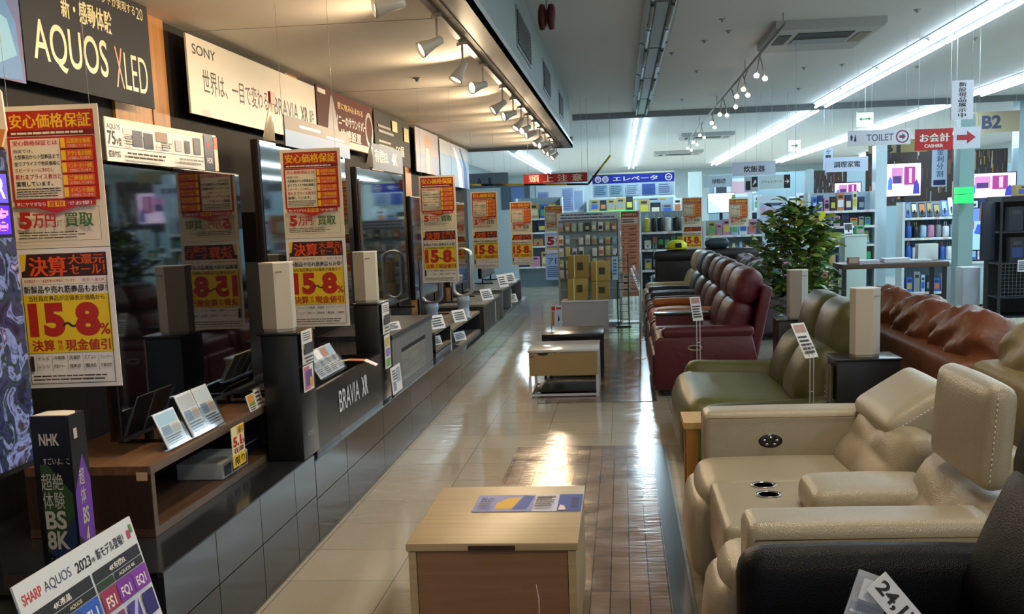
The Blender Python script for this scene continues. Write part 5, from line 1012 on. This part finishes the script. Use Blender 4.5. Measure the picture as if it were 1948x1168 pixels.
# ------------------------------------------------------------------ shelving units full of goods
WS = m('#c9d8dc', .4); rs = random.Random(21)
PAL = [('white', '#dfe8ea'), ('pale blue', '#a4c4e0'), ('bright blue', '#3a66c0'), ('black', '#1d2026'), ('grey', '#8a949a'), ('tan', '#b09a5c'), ('cream', '#dcd6b8'), ('green', '#4fae6c'), ('pink', '#c88aa8'), ('yellow', '#c8c050'), ('dark blue', '#26356c'), ('orange', '#c8784a')]
OR = 'first second third fourth fifth sixth seventh eighth ninth tenth eleventh twelfth'.split()
def product(kind, x, y, z, w_, h, ci, label, group):
    cn, c_ = PAL[ci]; mt = m(c_, .4); b = MB(); ac = m(PAL[rs.randrange(len(PAL))][1], .4)
    if kind == 'boxed product':
        b.box(x-w_/2, x+w_/2, y, y+.14, z, z+h, mt); b.box(x-w_*.38, x+w_*.38, y-.003, y, z+h*.2, z+h*.6, ac); b.box(x-w_*.3, x+w_*.3, y-.004, y, z+h*.7, z+h*.85, m('#33383f', .5))
    elif kind == 'bag':
        b.cushion((x, y+.07, z+h/2), (w_, .12, h), mt, r=.03, puff=(.0, .02, 0), n=2, k=2); b.tube([(x-w_*.2, y+.07, z+h-.01), (x-w_*.15, y+.07, z+h+.06), (x+w_*.15, y+.07, z+h+.06), (x+w_*.2, y+.07, z+h-.01)], .006, ac, 5)
    elif kind == 'kettle':
        r = w_*.42; b.lathe([(r, 0), (r*1.05, h*.1), (r*.95, h*.5), (r*.6, h*.8), (r*.5, h*.84), (.02, h*.86), (.015, h*.95), (.0001, h*.96)], mt, (x, y+.07, z), 14); b.tube([(x+r*.8, y+.07, z+h*.7), (x+r*1.5, y+.07, z+h*.65), (x+r*1.4, y+.07, z+h*.25), (x+r, y+.07, z+h*.2)], .008, ac, 5)
    elif kind == 'tilted device':
        b.X = Matrix.Translation((x, y+.05, z+.016)) @ Euler((R(-25), 0, 0)).to_matrix().to_4x4(); b.box(-w_*.46, w_*.46, 0, .02, 0, h, mt); b.box(-w_*.38, w_*.38, -.003, 0, h*.35, h*.9, ac); b.X = Matrix.Translation((x, y, z)); b.box(-w_*.3, w_*.3, .02, .13, 0, .012, m('#2a2e34', .5)); b.box(-w_*.06, w_*.06, .06, .13, .0, h*.5, m('#2a2e34', .5))
    return b.build(kind.replace(' ', '_'), None, label, kind, group)
def unit(x0, x1, y, zs, top, label, short, kinds, pal=None, wr=(.09, .17), depth=.42, back='#93a9b4', nm='shelf_unit', header=None, fill=1.):
    t = thing(nm, label, 'shelf unit', ((x0+x1)/2, y, 0)); h = (x1-x0)/2
    for s in (-1, 1): MB().box(s*h-.02, s*h+.02, 0, depth, 0, top, WS).build('upright', t)
    MB().box(-h+.02, h-.02, depth-.02, depth, 0, top, m(back, .5)).build('back_panel', t)
    for k, z in enumerate(zs):
        sf = MB().box(-h+.02, h-.02, 0, depth-.02, z-.03, z, WS).build('shelf', t)
        b = MB(); b.box(-h+.02, h-.02, -.006, 0, z-.035, z+.003, m('#dfe9ee', .4))
        for q in range(int(h*2/.14)): b.box(-h+.05+q*.14, -h+.12+q*.14, -.008, -.006, z-.028, z-.004, m(('#e8e4b0', '#d8e4f0', '#e0b0b0', '#b8d8c0')[(q+k) % 4], .5))
        b.build('price_rail', sf)
    if header: b = board(h*2, .16, header, m('#b8cfe4', .5), .01); o = b.build('header_sign', t); o.location = (0, -.01, top)
    lim = list(zs[1:])+[top+.12]
    rows = 'lowest second third fourth fifth sixth'.split()
    for k, z in enumerate(zs):
        x = x0+.06; i = 0; kd = kinds[k % len(kinds)]; room = min(lim[k]-z-.05, .34)
        while x < x1-.1 and i < 12:
            w_ = rs.uniform(*wr); 
            if x+w_ > x1-.04: break
            if rs.random() < fill:
                ci = rs.choice(pal or range(len(PAL))); hh = room*rs.uniform(.6, .98)
                if kd == 'bag': hh = min(hh, .24, room-.07)
                product(kd, x+w_/2, y+.03, z+.001, w_*.92, hh, ci, '%s %s, %s on the %s shelf of the %s' % (PAL[ci][0], kd, OR[i], rows[k], short), '%ss on the %s' % (kd, short)); i += 1
            x += w_+.012
    return t
unit(-2.3, -1.3, 24.4, (.45, .9, 1.2, 1.5), 1.95, 'white shelf unit of appliances at the far left behind the sale posters', 'far left unit', ('boxed product', 'tilted device', 'boxed product'), wr=(.16, .26))
unit(-1.2, -.2, 24.8, (.2, .6, 1.0, 1.35), 1.6, 'pale shelf unit behind the wire rack of packets', 'unit behind the wire rack', ('boxed product',), wr=(.14, .22))
unit(.32, 1.32, 19.3, (.2, .55, .9, 1.2), 1.55, 'shelf unit with dark devices between the orange banner and white screen', 'unit beside the orange banner', ('boxed product', 'boxed product', 'tilted device', 'bag'), pal=(0, 1, 3, 3, 4, 9, 10), wr=(.08, .14))
unit(1.42, 2.42, 19.4, (.2, .5, .80, 1.10), 1.36, 'white shelf unit of kettles behind the recliner row', 'kettle unit', ('boxed product', 'boxed product', 'kettle', 'boxed product'), pal=(0, 0, 1, 6, 6, 5, 8), wr=(.09, .15))
unit(3.05, 4.12, 18.6, (.2, .55, .9, 1.2, 1.45), 1.75, 'crowded shelf unit right of the plant', 'unit right of the plant', ('boxed product', 'bag', 'tilted device', 'boxed product'), wr=(.075, .14))
unit(4.46, 5.36, 18.2, (.12, .62, .98, 1.3), 1.55, 'shelf unit of bags and blue packages behind the high table', 'unit behind the high table', ('boxed product', 'bag', 'bag', 'tilted device'), pal=(0, 1, 2, 2, 3, 3, 4, 8, 10), wr=(.065, .12))
unit(5.5, 6.9, 19.0, (.15, .55, .95, 1.25), 1.5, 'long shelf unit at the far right under the news screen', 'far right unit', ('boxed product', 'boxed product', 'tilted device'), wr=(.09, .16))
unit(-.8, 1.28, 26.74, (.2, .75, 1.1, 1.62), 1.9, 'long far shelf with brown cartons on top under the elevator sign', 'far counter shelf', ('boxed product', 'boxed product', 'boxed product', 'boxed product'), pal=(5, 5, 5, 6, 3), wr=(.16, .24), depth=.4)
# ------------------------------------------------------------------ bright screens
def news(x0, x1, z0, z1, y, label, ped=0):
    t = thing('news_screen', label, 'television', ((x0+x1)/2, y, ped), 0, 'television screens showing the news'); w_ = x1-x0; h = z1-z0
    MB().box(-w_/2-.015, w_/2+.015, .0, .05, z0-ped-.015, z1-ped+.015, BEZ).build('cabinet', t)
    e = lambda c_, k=.9: m(c_, .4, emit=k)
    b = board(w_, h, [('r', .16, .38, .48, .88, e('#b070a0')), ('r', .2, .4, .44, .62, e('#3a2c5c')), ('r', .52, .34, .84, .9, e('#8a2c70')), ('r', .66, .4, .74, .85, e('#d8a0b8')), ('p', [(.05, .2), (.18, .2), (.17, .5), (.12, .62), (.06, .5)], e('#3a6cc8')), ('p', [(.78, .05), (.97, .05), (.95, .35), (.88, .52), (.8, .35)], e('#30348c')), ('r', .25, .08, .7, .2, e('#f4d8e8'))], e('#e8d0ec'), .004)
    o = b.build('screen_picture', t); o.location = (0, -.006, z0-ped)
    MB().box(-.03, .03, .05, .08, 0, (z0+z1)/2-ped, BLK).build('post', t); MB().box(-.2, .2, -.1, .16, 0, .012, BLK).build('foot', t)
news(4.5, 5.07, 1.66, 2.2, 19.6, 'news screen in the middle of the three, behind the cashier sign'); news(5.92, 6.73, 1.58, 1.99, 19.9, 'largest news screen at the right edge'); news(3.72, 4.16, 1.66, 1.92, 20.0, 'smallest news screen, left of the other two')
t = thing('bright_screen', 'bright white screen with a blue triangle picture under the vacuum sign', 'television', (1.9, 21.6, 0)); e1 = m('#f2f2ff', .4, emit=1.1)
MB().box(-.26, .26, 0, .04, 1.48, 1.86, BEZ).build('cabinet', t); o = board(.5, .36, [('p', [(0, .0), (.6, 0), (.0, .75)], m('#b8d0f4', .4, emit=.8)), ('p', [(.85, .3), (1, .3), (1, .9), (.9, .9)], m('#5c8c30', .4, emit=.4))], e1, .003).build('screen_picture', t); o.location = (0, -.005, 1.49)
MB().box(-.03, .03, .04, .07, 0, 1.6, BLK).build('post', t); MB().box(-.2, .2, -.1, .16, 0, .012, BLK).build('foot', t)
t = thing('bright_screen', 'blue and pink advertising screen above the white cabinet near the dark rack', 'television', (5.1, 16.9, .652)); 
MB().box(-.24, .24, 0, .04, .15, .78, BEZ).build('cabinet', t); o = board(.46, .6, [('r', 0, .7, .75, 1, m('#5a7ce0', .4, emit=.7)), ('r', .75, .7, 1, 1, m('#8a5434', .4, emit=.4)), ('p', [(.02, .25), (.28, .25), (.25, .55), (.15, .68), (.04, .6)], m('#2a2ad0', .4, emit=.8)), ('r', .35, .5, .6, .7, m('#b04838', .4, emit=.6)), ('p', [(.6, .4), (.95, .35), (.95, .6), (.7, .62)], m('#3450b8', .4, emit=.7)), ('r', .05, .08, .55, .24, m('#e85a90', .4, emit=.8))], m('#8cb4f0', .4, emit=.7), .003).build('screen_picture', t); o.location = (0, -.005, .165)
MB().box(-.2, .2, -.05, .15, 0, .02, BLK).build('foot', t); MB().box(-.03, .03, .03, .06, .02, .2, BLK).build('post', t)
t = thing('white_cabinet', 'plain white cabinet under the blue advertising screen', 'cabinet', (5.15, 16.7, 0)); MB().bbox(-.33, .33, 0, .5, .03, .62, m('#a9b8c4', .4), .006, 2).build('body', t); MB().bbox(-.35, .35, -.02, .52, .62, .65, m('#c4d0d8', .3), .006, 2).build('top_panel', t); MB().box(-.3, .3, .03, .47, 0, .03, BLK).build('plinth_base', t)
for i, (x, w_, h, c_, nm) in enumerate(((5.3, .12, .16, '#b8c4c8', 'grey white'), )): product('boxed product', 5.36, 16.75, .651, .1, .13, 0, 'small white box on the white cabinet right of the screen foot', 'boxes on the white cabinet')
t = thing('sales_counter', 'tall pale green white box counter right of the plant', 'counter', (3.25, 15.9, 0)); MB().bbox(-.15, .15, 0, .4, 0, 1.10, m('#b4ccc8', .45), .006, 2).build('body', t); MB().bbox(-.16, .16, -.01, .41, 1.10, 1.12, m('#c8d8d4', .4), .005, 2).build('counter_top', t)
product('tilted device', 3.18, 15.98, 1.121, .13, .16, 0, 'white tilted device on the pale green counter', 'goods on the pale counter'); product('boxed product', 3.33, 16.0, 1.121, .11, .12, 7, 'bright green box on the pale counter', 'goods on the pale counter')

# ------------------------------------------------------------------ dark mesh rack at the right edge
t = thing('display_rack', 'black wire mesh rack with boxes at the right edge of the shop', 'rack', (4.72, 12.9, 0)); K = m('#16181d', .4); MT = m('#5f666c', .4, .4)
for x in (-.5, .5):
    for y in (0, .5): MB().box(x-.014, x+.014, y-.014, y+.014, .06, 1.5, K).build('post', t); MB().lathe([(.0001, 0), (.03, .005), (.03, .055), (.0001, .06)], K, (x, y, 0), 10).build('caster', t)
MB().box(-.5, .5, .0, .5, 1.5, 1.56, K).build('top_board', t)
for z in (.2, .42, .8, 1.15): MB().box(-.5, .5, 0, .5, z, z+.02, K).build('shelf', t)
b = MB()
for k in range(24): b.box(-.49+k*.042, -.487+k*.042, -.018, -.014, .44, .82, MT)
for k in range(10): b.box(-.49, .49, -.019, -.015, .45+k*.04, .453+k*.04, MT)
b.build('front_mesh', t); MB().box(-.49, .49, .47, .49, .22, 1.5, m('#23262c', .6)).build('back_panel', t)
for i, (x, z, h, ci, lab) in enumerate(((4.42, .821, .28, 3, 'black box on the middle shelf of the dark mesh rack, left'), (4.62, .821, .24, 1, 'pale blue box on the middle shelf of the dark mesh rack'), (4.4, 1.171, .27, 3, 'black box on the upper shelf of the dark mesh rack'), (4.66, 1.171, .22, 10, 'dark blue box on the upper shelf of the dark mesh rack'))): product('boxed product', x, 12.95, z, .15, h, ci, lab, 'boxes on the dark mesh rack')
product('boxed product', 4.55, 13.0, 1.561, .3, .12, 5, 'tan box on top of the dark mesh rack', 'boxes on the dark mesh rack')
for i, x in enumerate((4.45, 4.6, 4.75)):
    o = board(.09, .13, lines(.1, .9, .1, .9, 5, INK), m('#d0d6e0', .5), .003).build('price_card', None, '%s white price card hooked on the front of the dark mesh rack' % ('left', 'middle', 'right')[i], 'card', 'price cards on the dark mesh rack', origin=(0, 0, 0)); o.location = (x, 12.876, .72)
t = thing('black_monitor', 'tall black narrow panel standing left of the dark mesh rack', 'panel', (4.115, 13.0, 0)); MB().bbox(-.075, .075, 0, .05, .85, 1.5, m('#1b2030', .35), .006, 2).build('panel', t); MB().box(-.02, .02, .02, .04, .02, .85, BLK).build('post', t); MB().box(-.07, .07, -.12, .16, 0, .02, BLK).build('foot', t)
t = thing('white_display_stand', 'narrow white stand beside the foot of the dark mesh rack', 'stand', (4.1, 13.5, 0)); MB().bbox(-.1, .1, 0, .3, .3, .75, m('#c0ccd8', .4), .006, 2).build('body', t); MB().box(-.03, .03, .1, .16, .02, .3, BLK).build('post', t); MB().box(-.1, .1, 0, .3, 0, .02, BLK).build('foot', t)
for i, (px, y, w_, c_, lab) in enumerate(((1564, 17.6, .05, '#c8c830', 'tall thin yellow banner just right of the plant'),)):
    p = at(px, 430, y=y); t = thing('thin_banner', lab, 'banner', (p.x, y, 0)); MB().box(-w_, w_, 0, .01, .7, 1.45, m(c_, .5)).build('cloth', t); MB().box(-.008, .008, .01, .02, 0, 1.5, CHROME).build('pole', t); MB().box(-.1, .1, -.1, .1, 0, .01, CHROME).build('foot', t)

unit(2.55, 3.9, 22.4, (.2, .7, 1.1, 1.5), 1.85, 'pale shelf unit of white goods farther back behind the floor map', 'unit behind the floor map', ('boxed product', 'boxed product', 'tilted device', 'boxed product'), pal=(0, 0, 1, 4, 3, 8), wr=(.14, .24))
unit(.3, 1.35, 23.2, (.2, .7, 1.15, 1.5), 1.8, 'pale shelf unit farther back left of the white pillar panel', 'pillar unit', ('boxed product',), pal=(0, 1, 4, 3, 5), wr=(.14, .24))
def dark_wall(x0, x1, z0, z1, y, label, seed):
    r = random.Random(seed); s = []
    for k in range(60):
        x = r.uniform(.01, .95); z = r.uniform(.05, .9); s.append(('r', x, z, x+r.uniform(.008, .03), min(.98, z+r.uniform(.05, .3)), m(r.choice(('#7a3428', '#a8843c', '#4a5468', '#8a8c90', '#6a4c3c', '#b8b0a0', '#3c3c44')), .5)))
    t = thing('display_wall', label, 'display wall', ((x0+x1)/2, y, 0)); o = board(x1-x0, z1-z0, s, m('#3a2e2a', .5), .03).build('hung_panel', t); o.location = (0, 0, z0)
    for q in (-.45, .45): MB().box(q*(x1-x0)-.02, q*(x1-x0)+.02, .03, .07, 0, z1, BLK).build('post', t)
dark_wall(4.5, 6.2, 1.5, 2.5, 21.2, 'dark display wall with hanging coloured goods behind the middle news screen', 4)
dark_wall(6.25, 6.95, 1.4, 2.45, 21.0, 'narrow dark display wall behind the right news screen', 5)
dark_wall(3.5, 4.2, 1.5, 2.2, 21.4, 'small dark display wall behind the smallest news screen', 6)
wallboard(2.0, 2.9, 1.55, 2.2, 24.5, [('r', .05, .1, .3, .9, m('#3c4450', .5)), ('r', .4, .5, .9, .9, m('#c8a4b0', .5)), ('r', .4, .1, .9, .4, m('#8fb4d8', .5))], m('#d0dce6', .5), 'pale board with pink and blue pictures on the back partition')
